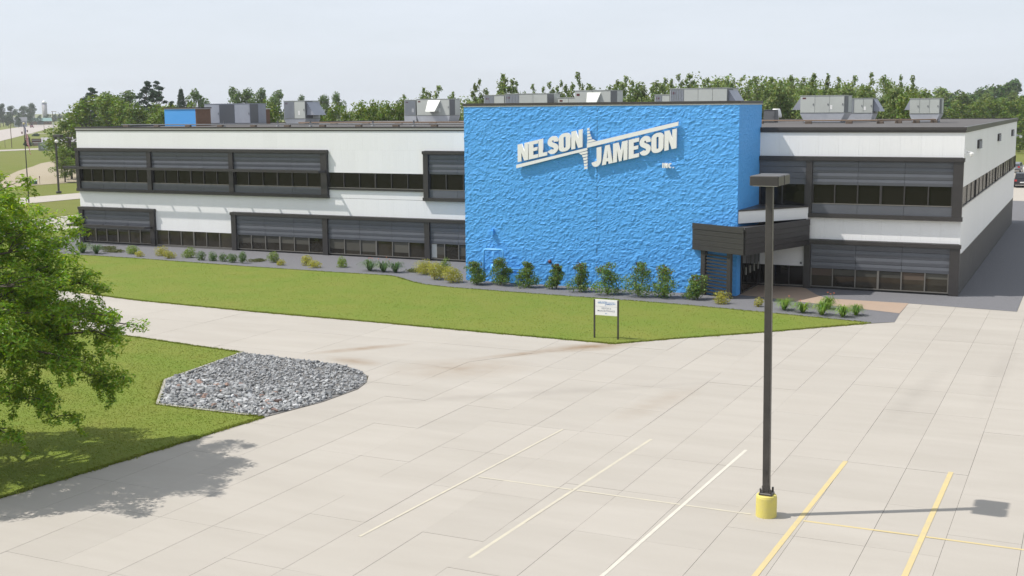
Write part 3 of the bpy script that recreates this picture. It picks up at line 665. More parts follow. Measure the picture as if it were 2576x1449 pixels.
GL = {'N': (.62, [[(0,0),(0,1),(.25,1),(.40,.50),(.40,1),(.62,1),(.62,0),(.38,0),(.22,.5),(.22,0)]]),
      'E': (.50, [[(0,0),(0,1),(.5,1),(.5,.80),(.24,.80),(.24,.61),(.46,.61),(.46,.42),(.24,.42),(.24,.20),(.5,.20),(.5,0)]]),
      'L': (.48, [[(0,0),(0,1),(.24,1),(.24,.20),(.48,.20),(.48,0)]]),
      'O': (.58, [rrect(0,.58,-.01,1.01,.27,.24), rrect(.235,.345,.19,.81,.054,.06)]),
      'S': (.58, [ribbon(S_path, .235)]),
      'J': (.50, [ribbon([(.38,1),(.38,.6),(.38,.32)]+arc(.25,.30,.13,.185,0,-175), .235)]),
      'A': (.62, [[(0,0),(.19,1),(.43,1),(.62,0),(.385,0),(.365,.15),(.255,.15),(.235,0)], [(.275,.32),(.345,.32),(.31,.72)]]),
      'M': (.80, [[(0,0),(0,1),(.30,1),(.40,.48),(.50,1),(.80,1),(.80,0),(.58,0),(.58,.62),(.47,0),(.33,0),(.22,.62),(.22,0)]]),
      'I': (.24, [[(0,0),(0,1),(.24,1),(.24,0)]]),
      'C': (.56, [ribbon(arc(.28,.5,.17,.40,40,320,20), .22)]),
      '.': (.22, [[(0,0),(0,.22),(.22,.22),(.22,0)]])}
def curve_mesh(polys, depth, m, name):
    cu = bpy.data.curves.new(name, 'CURVE'); cu.dimensions = '2D'; cu.fill_mode = 'BOTH'; cu.extrude = depth/2
    for p in polys:
        s = cu.splines.new('POLY'); s.points.add(len(p)-1)
        for i, (x, y) in enumerate(p): s.points[i].co = (x, y, 0, 1)
        s.use_cyclic_u = True
    o = bpy.data.objects.new('tmp', cu); COL.objects.link(o); dg = bpy.context.evaluated_depsgraph_get()
    me = bpy.data.meshes.new_from_object(o.evaluated_get(dg)); bpy.data.objects.remove(o); bpy.data.curves.remove(cu)
    me.transform(Matrix(((1,0,0,0),(0,0,-1,0),(0,1,0,0),(0,0,0,1))))      # stands up facing -Y
    me.materials.clear(); me.materials.append(M[m]); me.name = name
    return me
sg = thing('wall_sign', 'white raised company lettering NELSON JAMESON INC. on blue wall', 'sign', (44.7,YF-.15,7.6))
def sg_poly(name, polys, depth=.10, m='sign_white', y=0):
    me = curve_mesh([[(x-44.7, z-7.6) for x, z in p] for p in polys], depth, m, name); return link(name, me, sg, (0,y,0))
def word(txt, spans, zb, slope, h, xref):
    for ch, (a, b) in zip(txt, spans):
        w, polys = GL[ch]
        sg_poly('letter', [[(a+x/w*(b-a), zb+slope*(a+x/w*(b-a)-xref)+y*h) for x, y in p] for p in polys])
zx = lambda px: 40.21+(px-150)*.004359
word('NELSON', [(zx(a), zx(b)) for a, b in ((150,297),(306,436),(443,560),(566,716),(722,880),(892,1042))], 6.84, .2216, .97, 40.21)
zx2 = lambda px: 44.63+(px-1170)*.004085
word('JAMESON', [(zx2(a), zx2(b)) for a, b in ((1170,1308),(1316,1470),(1474,1674),(1690,1832),(1838,1994),(2002,2166),(2178,2340))], 6.60, .2290, 1.02, 44.70)
word('INC.', [(48.64,48.71),(48.75,48.94),(48.97,49.16),(49.21,49.27)], 6.63, 0, .26, 48.64)
sg_poly('bar', [[(40.12,6.50),(40.12,6.69),(44.38,7.665),(44.38,7.53),(43.9,7.40),(43.72,7.37),(43.4,7.295)]])
sg_poly('bar', [[(44.36,7.66),(44.36,7.90),(44.95,8.03),(49.49,9.05),(49.49,8.845)]])
lx = lambda z: 44.40
for i in range(5):      # upper stripes
    z0 = 7.93+i*.165; wr = (.50,.26,.19,.15,.12,.1)[i]; wt = (.30,.22,.165,.13,.105,.1)[i]
    sg_poly('stripe', [[(44.38,z0),(44.38,z0+.125),(44.38+wt,z0+.125+wt*.22),(44.38+wr,z0+wr*.22)]])
for i in range(6):      # lower stripes
    z1 = 7.49-i*.165; wl = (.50,.32,.25,.215,.20,.185)[i]; wb = (.36,.27,.23,.205,.19,.17)[i]
    sg_poly('stripe', [[(44.39,z1),(44.39,z1-.125),(44.39-wb,z1-.125-wb*.22),(44.39-wl,z1-wl*.22)]])
for x, z in ((40.5,7.2),(43.5,8.0),(46,7.6),(49.1,8.4)): sg.location = sg.location
st = MB()
for x, z in ((40.6,6.72),(42.2,7.08),(44.0,7.48),(45.4,8.05),(47.2,8.46),(49.0,8.86)): st.tube([(x-44.7,.04,z-7.6),(x-44.7,.15,z-7.6)], .02, 6)
st.build('standoff', 'grey_plastic', sg)

# ------------------------------------------------------------------ entrance: canopy, vestibule, slatted screen
ent = thing('entrance_canopy', 'dark bronze angular canopy over the main entrance', 'canopy', (53,-6,0))
def en(s, name, m, parent=None): s.v = [(x-53, y+6, z) for x, y, z in s.v]; return s.build(name, m, parent or ent)
P0, P1, P2, P3 = (50.33,YF-.05), (53.52,-9.05), (55.52,YR-.28), (XB1+.06,YF+.02)
en(MB().prism([(50.4,YF-.07),(53.50,-8.99),(55.46,YR-.30),(53.2,-4.5),(XB1+.1,YF-.07)], 2.40, 3.58), 'body', 'trim')
def face_boards(a, b, zs, name, m, t=.05):
    d = Vector((b[0]-a[0], b[1]-a[1])); Ln = d.length; d /= Ln; n = Vector((d.y, -d.x))*t
    for z0, z1 in zip(zs[:-1], zs[1:]):
        en(MB().prism([(a[0],a[1]),(b[0],b[1]),(b[0]+n.x,b[1]+n.y),(a[0]+n.x,a[1]+n.y)], z0+.005, z1-.005), name, m)
mat('canopy_face', (.036, .033, .030), .45, nscale=2, ncol=(.030, .028, .026)); 
ZC = [2.37,2.645,2.92,3.195,3.46]
face_boards(P0, P1, ZC, 'fascia_board', 'canopy_face'); face_boards((P1[0]+.02,P1[1]+.03), P2, ZC, 'fascia_board', 'trim')
face_boards(P0, P1, [3.465,3.78], 'fascia_cap', 'canopy_face', .07); face_boards((P1[0]+.02,P1[1]+.03), P2, [3.465,3.78], 'fascia_cap', 'trim', .07)
en(MB().prism([(50.38,YF-.1),(53.48,-8.98),(55.44,YR-.32),(XB1+.12,YF-.09)], 3.60, 3.66), 'canopy_top', 'trim')
# white diagonal fascia above and dark roof edge
v0, v1 = (XB1+.03,YF+.05), (55.45,YR-.24)
en(MB().prism([v0, v1, (55.25,YR-.06), (XB1+.06,YR-.06)], 3.80, 4.42), 'vestibule_fascia', 'white_metal')
en(MB().prism([(v0[0]+.01,v0[1]-.04),(v1[0]+.04,v1[1]-.05),(55.25,YR-.08),(XB1+.062,YR-.08)], 4.425, 4.50), 'vestibule_roof', 'cap')
# glazed entrance wall along the tower side
dw = en(MB().box(XB1+.03, XB1+.075, -6.6, YR-.1, .02, 2.4), 'door_wall', 'dark_shade')
for i in range(4):
    y0 = -6.5+i*.86
    en(MB().box(XB1+.078, XB1+.10, y0+.05, y0+.80, .12, 2.3), 'door', 'glass_up', dw)
    en(MB().box(XB1+.102, XB1+.15, y0+.68, y0+.72, .95, 1.35), 'door_handle', 'sill_metal', dw)
en(MB().box(55.04, 55.14, YR-.09, YR-.05, 1.30, 1.42), 'card_reader', 'hvac_dark')
# slatted screen below
scr = thing('slatted_screen', 'dark slatted screen standing against the blue wall under the canopy', 'screen', (51.8,-7.7,0))
def sc_(s, name): s.v = [(x-51.8, y+7.7, z) for x, y, z in s.v]; return s.build(name, 'canopy_face', scr)
a, b = Vector((50.86,-7.42)), Vector((52.72,-8.36)); d = (b-a).normalized(); n = Vector((d.y, -d.x))
def seg(s0, s1, t0, t1, z0, z1, name):
    q = [a+d*s0+n*t0, a+d*s1+n*t0, a+d*s1+n*t1, a+d*s0+n*t1]; sc_(MB().prism([(p.x, p.y) for p in q], z0, z1), name)
Ls = (b-a).length
seg(0,.30,-.06,.10,0,2.38,'post'); seg(Ls-.26,Ls,-.06,.10,0,2.38,'post')
for k in range(12): seg(.302, Ls-.262, -.02, .05, .16+k*.178, .16+k*.178+.085, 'slat')

# ------------------------------------------------------------------ gas meter piping and alarm
mat('pipe_blue', (.12, .42, .86), .35)
gm = thing('gas_meter', 'blue painted gas pipe frame on the blue wall behind the shrubs', 'gas meter', (38.8,-7.7,0))
def gp(pts, r=.035, name='pipe'): MB().tube([(x-38.8, y+7.7, z) for x, y, z in pts], r, 8).build(name, 'pipe_blue', gm, smooth=True)
gp([(38.17,-7.75,0),(38.17,-7.75,1.78),(38.2,-7.75,1.86),(38.28,-7.75,1.90),(39.26,-7.75,1.92),(39.36,-7.75,1.88),(39.40,-7.75,1.78),(39.40,-7.75,.7)], .06)
gp([(38.77,-7.75,1.90),(38.77,-7.75,1.0)]); gp([(38.36,-7.75,1.92),(38.36,-7.75,2.22),(38.42,-7.75,2.32),(38.64,-7.75,2.36)], .028)
gp([(39.40,-7.75,.9),(39.55,-7.75,.89),(40.35,-7.75,.86),(40.35,-7.3,.86)], .05)
MB().lathe([(.05,.62),(.16,.66),(.2,.8),(.2,.95),(.14,1.06),(.05,1.1)], -.03, -.05, 14).build('meter', 'blue_paint', gm, smooth=True)
MB().box(.98, 1.5, -.02, .3, .05, .55).build('cabinet', 'blue_paint', gm)
MB().lathe([(.03,.55),(.1,.6),(.12,.7),(.08,.8)], .6, -.05, 12).build('regulator', 'blue_paint', gm, smooth=True)
al = thing('alarm_bell', 'small round dark red alarm bell on the blue wall above a shrub', 'alarm', (42.1,YF-.06,1.33))
m = MB().lathe([(.11,0),(.11,.03),(.09,.08),(.04,.1)], 0, 0, 16).mesh('bell', 'alarm_red', True); m.transform(Matrix.Rotation(rad(90), 4, 'X')); link('bell', m, al, (0,-.02,0)); MB().box(-.05,.05,-.02,.06,-.05,.05).build('mount', 'hvac_dark', al)
fl = thing('flood_light', 'small blue painted wall light above the gas pipes', 'wall light', (38.55,YF-.1,2.85))
MB().box(-.08,.08,-.10,.08,-.16,.10).build('housing', 'blue_paint', fl); MB().box(-.05,.05,-.02,.10,.1,.2).build('bracket', 'blue_paint', fl)

# ------------------------------------------------------------------ roof equipment
def hvac(name, label, x0, x1, y0, y1, h, zb=ZR, curb=.45, body='hvac', fins=None, hood=None, split=3, flare=.18, group='rooftop air handlers'):
    """package unit: flared sheet-metal curb, cabinet of bolted panels, optional coil fins and rain hood"""
    cx, cy = (x0+x1)/2, (y0+y1)/2; t = thing(name, label, 'air conditioner', (cx,cy,zb), group=group)
    ax, ay = (x1-x0)/2, (y1-y0)/2
    if curb:
        b = MB(); p = [(-ax,-ay),(ax,-ay),(ax,ay),(-ax,ay)]; k0 = 1-flare/max(ax, .1)
        vs = [(x*k0,y*.92,.08) for x, y in p]+[(x*.995,y*.995,curb) for x, y in p]; b.add(vs, [(0,1,5,4),(1,2,6,5),(2,3,7,6),(3,0,4,7),(4,5,6,7)]); b.build('curb', 'galv', t)
        MB().box(-ax*k0-.05, ax*k0+.05, -ay*.92-.05, ay*.92+.05, 0, .10).build('curb_base', 'hvac_dark', t)
    c = MB().box(-ax+.03, ax-.03, -ay+.03, ay-.03, curb+.02, curb+h-.03).build('cabinet', body, t)
    MB().box(-ax-.02, ax+.02, -ay-.02, ay+.02, curb+h-.03, curb+h).build('lid', 'hvac' if body == 'hvac' else body, t)
    MB().box(-ax, ax, -ay, ay, curb, curb+.02).build('base_rail', 'hvac_dark', t)
    segs = [-ax+.035+i*(2*ax-.07)/split for i in range(split+1)]
    for i in range(split):
        a, b_ = segs[i]+.015, segs[i+1]-.015
        if fins and i in fins:
            n = max(4, int((b_-a)/.11))
            for k in range(n): xx = a+(k+.5)*(b_-a)/n; MB().box(xx-.022, xx+.022, -ay-.02, -ay+.028, curb+.08, curb+h-.1).build('fin', 'hvac_dark' if body != 'hvac' else 'hvac_blue', t)
        else:
            MB().bbox(a, b_, -ay, -ay+.028, curb+.06, curb+h-.07, .004).build('access_panel', body, t)
            MB().box(b_-.12, b_-.07, -ay-.025, -ay-.001, curb+h*.45, curb+h*.55).build('handle', 'hvac_dark', t)
    for i in range(2):
        a = -ay+.04+i*(ay-.03); MB().box(ax-.028, ax, a, a+ay-.06, curb+.06, curb+h-.07).build('access_panel', body if i else 'hvac_dark', t)
    if h > 1.1 and body == 'hvac': MB().box(-ax+.18,-ax+.42,-ay-.006,-ay-.0005,curb+h*.80,curb+h*.88).build('warning_label', 'alarm_red', t); MB().box(ax*.35,ax*.35+.16,-ay-.006,-ay-.0005,curb+h*.22,curb+h*.45).build('data_plate', 'sign_white', t)
    if hood:
        sd, w_, hh = hood      # side, depth, height
        s_ = 1 if sd == 'R' else -1; zt = curb+h*.92; X = s_*ax
        if sd in 'RL':
            MB().add([(X,-ay*.8,zt),(X,ay*.8,zt),(X+s_*w_,ay*.8,zt-hh),(X+s_*w_,-ay*.8,zt-hh),(X,-ay*.8,zt-hh),(X,ay*.8,zt-hh)], [(0,1,2,3),(0,3,4),(1,5,2),(4,3,2,5)]).build('rain_hood', 'hvac_blue', t)
        else:
            MB().add([(-ax*.3,-ay,zt),(ax*.45,-ay,zt),(ax*.35,-ay-w_,zt-hh),(-ax*.2,-ay-w_,zt-hh),(-ax*.2,-ay,zt-hh),(ax*.35,-ay,zt-hh)], [(0,3,2,1),(0,4,3),(1,2,5),(4,5,2,3)]).build('rain_hood', 'hvac', t)
    return t
ph = thing('roof_penthouse', 'blue painted block stair penthouse with brown brick side on the roof', 'penthouse', (2.0,11,ZR))
MB().box(-1.75,1.45,-1.5,.3,0,1.40).build('wall', 'blue_block', ph); MB().box(1.452,1.52,-1.5,.3,0,1.40).build('brick_side', 'brick_brown', ph)
MB().box(-1.8,1.6,-1.56,.35,1.402,1.50).build('roof_cap', 'cap', ph); MB().box(-1.78,1.58,-1.54,.33,1.36,1.399).build('flashing', 'cap_light', ph)
hvac('air_handler', 'long slate grey roof unit beside the blue penthouse', 0.45, 5.3, 14.2, 16.4, 1.68, curb=.12, body='hvac_blue', fins=(1,), split=3, flare=.0)
bx2 = thing('roof_hatch_box', 'small brown brick box behind the slate roof unit', 'roof box', (4.15,17.2,ZR)); MB().box(-.55,.55,-.5,.5,0,1.3).build('wall', 'brick_brown', bx2); MB().box(-.6,.6,-.55,.55,1.302,1.38).build('coping', 'cap_light', bx2)
hvac('air_handler', 'pale roof unit with slanted hood right of the penthouse', 6.5, 8.75, 17.2, 19.4, 1.55, fins=(0,), hood=('R',.75,1.1), split=2)
hvac('air_handler', 'weathered roof unit with fins nearer the blue tower', 12.3, 13.55, 27.5, 29.5, 1.45, fins=(0,), split=1, flare=.0, curb=.6)
hvac('air_handler', 'weathered roof unit with white wedge hood nearer the blue tower', 13.9, 17.3, 27, 29, 1.5, hood=('F',.8,1.0), split=2, curb=.6)
hvac('roof_fan', 'white hooded roof fan half hidden by the blue tower', 19.0, 20.6, 27, 28.6, .85, body='white_paint', split=1, curb=.8)
hvac('air_handler', 'low grey unit at left behind the blue parapet', 28.0, 29.75, 12.5, 14.5, 1.75, fins=(0,), split=2)
hvac('air_handler', 'long grey unit second behind the blue parapet', 29.85, 33.3, 12.3, 14.6, 1.82, fins=(0,), split=3)
hvac('air_handler', 'very low grey unit in the middle behind the blue parapet', 33.75, 35.5, 13, 15, 1.50, split=2)
hvac('air_handler', 'white fronted unit in the middle behind the blue parapet', 35.5, 38.3, 12, 14.4, 1.98, hood=('F',.5,.7), split=2)
hvac('air_handler', 'short grey unit beside the biggest unit behind the blue parapet', 41.3, 42.45, 12.5, 14.5, 1.62, fins=(0,), split=2)
hvac('air_handler', 'biggest grey unit at right behind the blue parapet', 42.5, 46.6, 12.2, 15, 2.02, fins=(0,), split=4, hood=('R',.6,.9))
hvac('air_handler', 'large grey roof unit with rust streaked curb right of the blue tower', 50.25, 53.35, 17.8, 20.5, 1.25, hood=('L',.6,.9), split=3, curb=.68, flare=.32)
hvac('air_handler', 'smaller grey roof unit with slanted hood behind the large one', 52.0, 54.1, 25.0, 27.2, 1.15, fins=(0,), hood=('R',.55,.9), split=3, curb=.6)
hvac('air_handler', 'single grey roof unit standing alone at the right', 57.55, 59.55, 18.5, 20.6, 1.08, hood=('L',.35,.7), split=3, curb=.58, flare=.24)
hvac('condenser', 'small dark condenser beside the blue tower on the right roof', 47.1, 48.0, 20, 21, .95, body='hvac_dark', curb=.0, split=1)
for i, (x, y, w_) in enumerate(((51.6,17.55,.25),(52.1,17.55,.1))):
    pass
vc = thing('roof_ventilator', 'white conical vent cap on the right roof', 'vent', (46.4,27,ZR)); MB().lathe([(.2,0),(.2,.3),(.42,.32),(.44,.5),(.30,.95),(.26,1.0)], 0, 0, 16).build('cap', 'white_paint', vc, smooth=True); MB().lathe([(.3,0),(.3,.1),(.22,.14)], 0, 0, 14).build('collar', 'galv', vc)
# gas pipe on wooden sleepers
rpth = thing('roof_pipe', 'rusty gas pipe on wooden blocks running along the right roof', 'pipe', (50,15.5,ZR))
MB().tube([(-3,-.6,.22),(6.0,-.6,.22),(9.4,3.2,.22)], .045, 8).build('pipe', 'rust', rpth)
for x, y in ((-1.8,-.6),(1.5,-.6),(4.2,-.6),(6.2,-.4),(7.2,.75),(8.2,1.85),(9.2,3.0)): MB().bbox(x-.22,x+.22,y-.12,y+.12,0,.17,.02).build('sleeper', 'wood', rpth)
rp2 = thing('roof_pipe', 'long gas pipe on wooden blocks along the front of the left roof', 'pipe', (18,3.2,ZR))
MB().tube([(-16.5,0,.2),(17.5,0,.2)], .04, 8).build('pipe', 'hvac_dark', rp2)
for k in range(12): MB().bbox(-16+k*3-.24,-16+k*3+.24,-.12,.12,0,.155,.02).build('sleeper', 'wood', rp2)
rp3 = thing('roof_pipe', 'rusty pipe on wooden blocks in the middle of the left roof', 'pipe', (20,13,ZR))
MB().tube([(-9,0,.2),(10,0,.2)], .045, 8).build('pipe', 'rust', rp3)
for k in range(7): MB().bbox(-8.6+k*3-.3,-8.6+k*3+.3,-.15,.15,0,.155,.02).build('sleeper', 'wood', rp3)
for i, x in enumerate((9.5,13.2,17.1,21.4,25.6,30.2)):
    v = thing('vent_pipe', ordn(i)+' short dark vent pipe from the left near the roof edge', 'vent', (x,5.5+(i*1.7) % 3,ZR), group='short roof vents'); MB().tube([(0,0,0),(0,0,.42)], .06, 8).build('stack', 'hvac_dark', v); MB().lathe([(.15,0),(.12,.06),(.07,.1)], 0, 0, 10).build('flashing', 'hvac_dark', v)
pl_ = thing('roof_board', 'pale plank lying on the roof edge at the right corner', 'board', (61.5,YR+.5,ZR)); MB().bbox(-1.4,1.2,-.15,.15,.0,.06,.01).build('plank', 'dirt', pl_)

# ------------------------------------------------------------------ parking lot lamp
lp = thing('parking_lamp', 'tall dark square lamp post on a yellow concrete drum', 'street lamp', (62.56,-40.84,0))
lean = Matrix(((1,0,-.022,0),(0,1,.045,0),(0,0,1,0),(0,0,0,1)))
dr = MB().lathe([(.25,0),(.25,.47),(.238,.525),(.22,.54)], 0, 0, 40).build('drum', 'yellow_base', lp, smooth=False)
MB().bbox(-.16,.16,-.16,.16,.54,.60,.02).build('base_plate', 'pole_bronze', lp)
for x in (-.12,.12):
    for y in (-.12,.12): MB().tube([(x,y,.6),(x,y,.70)], .028, 6).build('anchor_bolt', 'pole_bronze', lp)
m = MB().bbox(-.082,.082,-.082,.082,.60,7.99,.012).mesh('pole', 'pole_bronze'); m.transform(lean); link('pole', m, lp)
for s_ in (-1, 1):
    y0, y1 = (.03,.58) if s_ > 0 else (-.58,-.03)
    m = MB().bbox(-.34,.34,y0,y1,7.99,8.22,.02).mesh('lamp_head', 'pole_bronze'); m.transform(lean); h_ = link('lamp_head', m, lp)
    m = MB().box(-.28,.28,y0+.06,y1-.06,7.975,7.988).mesh('lens', 'lamp_clear'); m.transform(lean); link('lens', m, h_)
m = MB().box(-.06,.06,-.028,.028,8.02,8.14).mesh('arm', 'pole_bronze'); m.transform(lean); link('arm', m, lp)
MB().box(-.06,.0,-.09,-.083,1.0,1.12).build('hand_hole_cover', 'pole_bronze', lp)

# ------------------------------------------------------------------ visitor sign
vs_ = thing('visitor_sign', 'white visitor entrance sign on two dark posts at the lawn edge', 'sign', (50.76,-21.06,0))
for x in (-.54, .54): MB().bbox(x-.032,x+.032,-.032,.032,0,1.70,.006).build('post', 'pole_bronze', vs_)
bd = MB().box(-.50,.50,-.022,.022,1.02,1.70).build('board', 'sign_white', vs_)
def text(s, size, x, z, m, parent, y=-.026, sx=1, shear=0):
    cu = bpy.data.curves.new('t', 'FONT'); cu.body = s; cu.size = size; cu.align_x = 'CENTER'; cu.extrude = .001; cu.offset = size*.012
    o = bpy.data.objects.new('tmp', cu); COL.objects.link(o); dg = bpy.context.evaluated_depsgraph_get()
    me = bpy.data.meshes.new_from_object(o.evaluated_get(dg)); bpy.data.objects.remove(o); bpy.data.curves.remove(cu)
    me.transform(Matrix(((sx,0,0,x),(0,0,-1,y),(shear*sx,1,0,z),(0,0,0,1)))); me.materials.clear(); me.materials.append(M[m])
    return link('lettering', me, parent)
text('VISITOR &', .10, 0, 1.295, 'sign_grey', bd); text('MAIN ENTRANCE', .10, 0, 1.185, 'sign_grey', bd)
text('NELSON', .11, -.17, 1.545, 'sign_blue', bd, shear=.06); text('JAMESON', .11, .19, 1.485, 'sign_blue', bd, shear=.06)
MB().add([(-.38,-.026,1.53),(.0,-.026,1.545),(.0,-.026,1.555),(-.38,-.026,1.54)], [(0,1,2,3)]).build('logo_bar', 'sign_blue', bd); MB().add([(.0,-.026,1.575),(.38,-.026,1.60),(.38,-.026,1.61),(.0,-.026,1.585)], [(0,1,2,3)]).build('logo_bar', 'sign_blue', bd)
MB().box(-.498,.498,-.026,-.0225,1.405,1.412).build('rule', 'sign_grey', bd)
MB().add([(-.05,-.026,1.11),(-.015,-.026,1.135),(-.015,-.026,1.118),(.05,-.026,1.118),(.05,-.026,1.102),(-.015,-.026,1.102),(-.015,-.026,1.085)], [(0,6,5,4,3,2,1)]).build('arrow', 'sign_blue', bd)

# ------------------------------------------------------------------ planting
def leaf_arr(P, N, size, rng, aspect=.5, jitter=.8):
    """diamond leaves at points P facing roughly N"""
    n = len(P); N = N+rng.normal(0, jitter, (n, 3)); N /= np.linalg.norm(N, axis=1)[:, None]+1e-9
    A = rng.normal(0, 1, (n, 3)); A[:, 2] -= .3; A -= N*(A*N).sum(1)[:, None]; A /= np.linalg.norm(A, axis=1)[:, None]+1e-9; B = np.cross(N, A)
    s = (size*rng.uniform(.6, 1.35, n))[:, None]
    V = np.stack([P-A*s*.5, P+B*s*aspect*.5+N*s*.08, P+A*s*.5, P-B*s*aspect*.5+N*s*.08], 1)
    return V.reshape(-1, 3)
def mound(n, rx, ry, h, size, seed, lobes=6, aspect=.55, fill=.55):
    rng = np.random.default_rng(seed); Ps, Ns = [], []
    for k in range(lobes):
        a = rng.uniform(0, 6.28); q = rng.uniform(0, .55); c = np.array([math.cos(a)*rx*q, math.sin(a)*ry*q, h*rng.uniform(.18, .55)]); R = np.array([rx, ry, h*.72])*rng.uniform(.42, .62)
        m = n//lobes; d = rng.normal(0, 1, (m, 3)); d /= np.linalg.norm(d, axis=1)[:, None]; rr_ = fill+(1.08-fill)*rng.random(m)**.6
        Ps.append(c+d*R*rr_[:, None]); Ns.append(d)
    P = np.concatenate(Ps); N = np.concatenate(Ns); k = P[:, 2] > .02; P, N = P[k], N[k]
    V = leaf_arr(P, N, size, rng, aspect); return V, np.arange(len(V)).reshape(-1, 4)
def plant(name, label, cat, x, y, V, F, m, group=None, stem=.2, rz=0):
    t = thing(name, label, cat, (x,y,.0), rz, group)
    link('foliage', np_mesh('foliage', V, F, m), t)
    b = MB()
    for k in range(4): b.tube([(0,0,0),(.12*math.cos(k*1.7)*stem*3,.12*math.sin(k*1.7)*stem*3,stem*2)], [.018,.008], 5)
    b.build('stem', 'bark', t); return t
tall = [(38.16,-8.68,1.15,1.35),(39.61,-8.51,1.12,1.6),(41.37,-8.61,1.05,1.45),(43.01,-8.54,.85,1.4),(44.59,-9.07,.95,1.6),(46.28,-9.32,1.25,1.66),(48.02,-9.35,1.35,1.85),(49.42,-9.31,1.15,1.7),(51.18,-9.12,1.05,1.3)]
for i, (x, y, w, h) in enumerate(tall):
    w *= 1.28; h *= 1.03
    rng_ = np.random.default_rng(60+i); Ps, Ns = [], []
    for k in range(11):
        t_ = (k+.5)/11; a = rng_.uniform(0, 6.28); q = rng_.uniform(.1, .62)*(1-.55*max(0, t_-.3)); c = np.array([math.cos(a)*w/2*q, math.sin(a)*w/2*q, h*(.12+.8*t_)])
        R = np.array([w*.29, w*.29, h*.13])*(1.25-.55*t_)*rng_.uniform(.8, 1.2); m_n = int(210*(1.3-.5*t_)); d = rng_.normal(0, 1, (m_n, 3)); d /= np.linalg.norm(d, axis=1)[:, None]
        Ps.append(c+d*R*(.45+.65*rng_.random((m_n, 1)))); Ns.append(d)
    P = np.concatenate(Ps); N = np.concatenate(Ns); P[:, 2] = np.maximum(P[:, 2], .04)
    V = leaf_arr(P, N, .095, rng_, .6); F = np.arange(len(V)).reshape(-1, 4)
    t = thing('tall_shrub', ordn(i)+' tall green shrub from the left along the blue wall', 'shrub', (x,y,0), group='shrubs along the blue wall')
    mi = ((P[:, 2] > h*.75) & (rng_.random(len(P)) < .16)).astype(int)
    link('foliage', np_mesh('foliage', V, F, ['leaf_shrub', 'leaf_red'], mi), t)
    b = MB()
    for k in range(7):
        a = k*.9; b.tube([(0,0,0),(.15*w*math.cos(a),.15*w*math.sin(a),h*.45),(.26*w*math.cos(a+.3),.26*w*math.sin(a+.3),h*.82)], [.02,.012,.005], 5)
    b.build('stem', 'bark', t)
small = [('round_bush','round dark green bush at the left corner of the office',-4.33,3.65,.95,.62,'leaf_ball'),
 ('round_bush','dark green bush beside the leafy tree branches at the left',1.87,-4.35,.95,.66,'leaf_ball'),
 ('low_juniper','flat dark green groundcover beside the left grass clumps',5.5,-3.06,1.3,.22,'leaf_low'),
 ('low_juniper','flat brownish groundcover below the lower left sunshade',7.17,-4.24,1.5,.18,'leaf_low'),
 ('low_juniper','flat tan groundcover at the left corner of the office',-3.4,1.7,1.3,.12,'leaf_low'),
 ('lime_bush','light green bush right of the left grass clumps',9.28,-4.54,1.1,.62,'leaf_lime'),
 ('golden_bush','small yellow bush beside the leftmost light green bush',10.78,-5.61,.75,.4,'leaf_gold'),
 ('golden_bush','yellow bush left one of the left pair',11.87,-4.57,.95,.62,'leaf_gold'),
 ('golden_bush','yellow bush right one of the left pair',13.31,-5.62,.95,.55,'leaf_gold'),
 ('lime_bush','light green bush left of the row of five green balls',14.44,-4.75,1.05,.68,'leaf_lime'),
 ('round_bush','first of five round green bushes in a row, from the left',16.12,-5.65,.62,.62,'leaf_ball'),
 ('round_bush','second of five round green bushes in a row, from the left',17.0,-5.65,.72,.60,'leaf_ball'),
 ('round_bush','third of five round green bushes in a row, from the left',17.9,-5.7,.62,.56,'leaf_ball'),
 ('round_bush','fourth of five round green bushes in a row, from the left',18.83,-5.87,.72,.64,'leaf_ball'),
 ('round_bush','fifth of five round green bushes in a row, from the left',19.62,-5.85,.70,.72,'leaf_ball'),
 ('low_juniper','flat brown groundcover behind the fifth round bush',19.9,-4.6,1.4,.18,'leaf_low'),
 ('lime_bush','light green bush right of the five round bushes',21.29,-4.7,.95,.66,'leaf_lime'),
 ('golden_bush','small yellow bush under the middle office windows',22.61,-5.8,.72,.38,'leaf_gold'),
 ('golden_bush','yellow green bush left one of the middle pair',24.14,-5.19,.92,.66,'leaf_gold'),
 ('golden_bush','yellow bush right one of the middle pair',25.35,-6.02,1.0,.50,'leaf_gold'),
 ('lime_bush','light green bush left of the flowering grass clumps',26.83,-5.17,.88,.66,'leaf_lime'),
 ('low_juniper','flat olive groundcover right of the flowering grass clumps',32.16,-5.29,1.1,.22,'leaf_low'),
 ('golden_bush','golden bush at the back of the trio beside the blue wall',33.5,-6.1,1.5,.85,'leaf_gold'),
 ('round_bush','green bush behind the golden trio',34.3,-5.3,.8,.85,'leaf_lime'),
 ('golden_bush','big golden bush in front of the trio beside the blue wall',35.0,-7.9,1.4,.95,'leaf_gold'),
 ('golden_bush','golden bush nearest the left edge of the blue wall',36.56,-8.5,1.35,.9,'leaf_gold'),
 ('golden_bush','golden bush in front of the slatted screen',52.67,-10.03,.98,.62,'leaf_gold'),
 ('golden_bush','small golden bush left of the lamp post beside the entrance',54.6,-10.23,.62,.42,'leaf_gold')]
for i, (nm, lb, x, y, w, h, m) in enumerate(small):
    n = int(700*w*max(.5, h*1.5)); V, F = mound(max(420, int(n*1.5)), w/2*1.2, w/2*1.15, h*1.2, .075 if m != 'leaf_low' else .09, 300+i, lobes=8 if m in ('leaf_gold', 'leaf_low') else 5)
    plant(nm, lb, 'bush', x, y, V, F, m, {'leaf_ball':'round green bushes','leaf_lime':'light green bushes','leaf_gold':'golden bushes','leaf_low':'flat groundcovers'}[m], stem=h*.3)
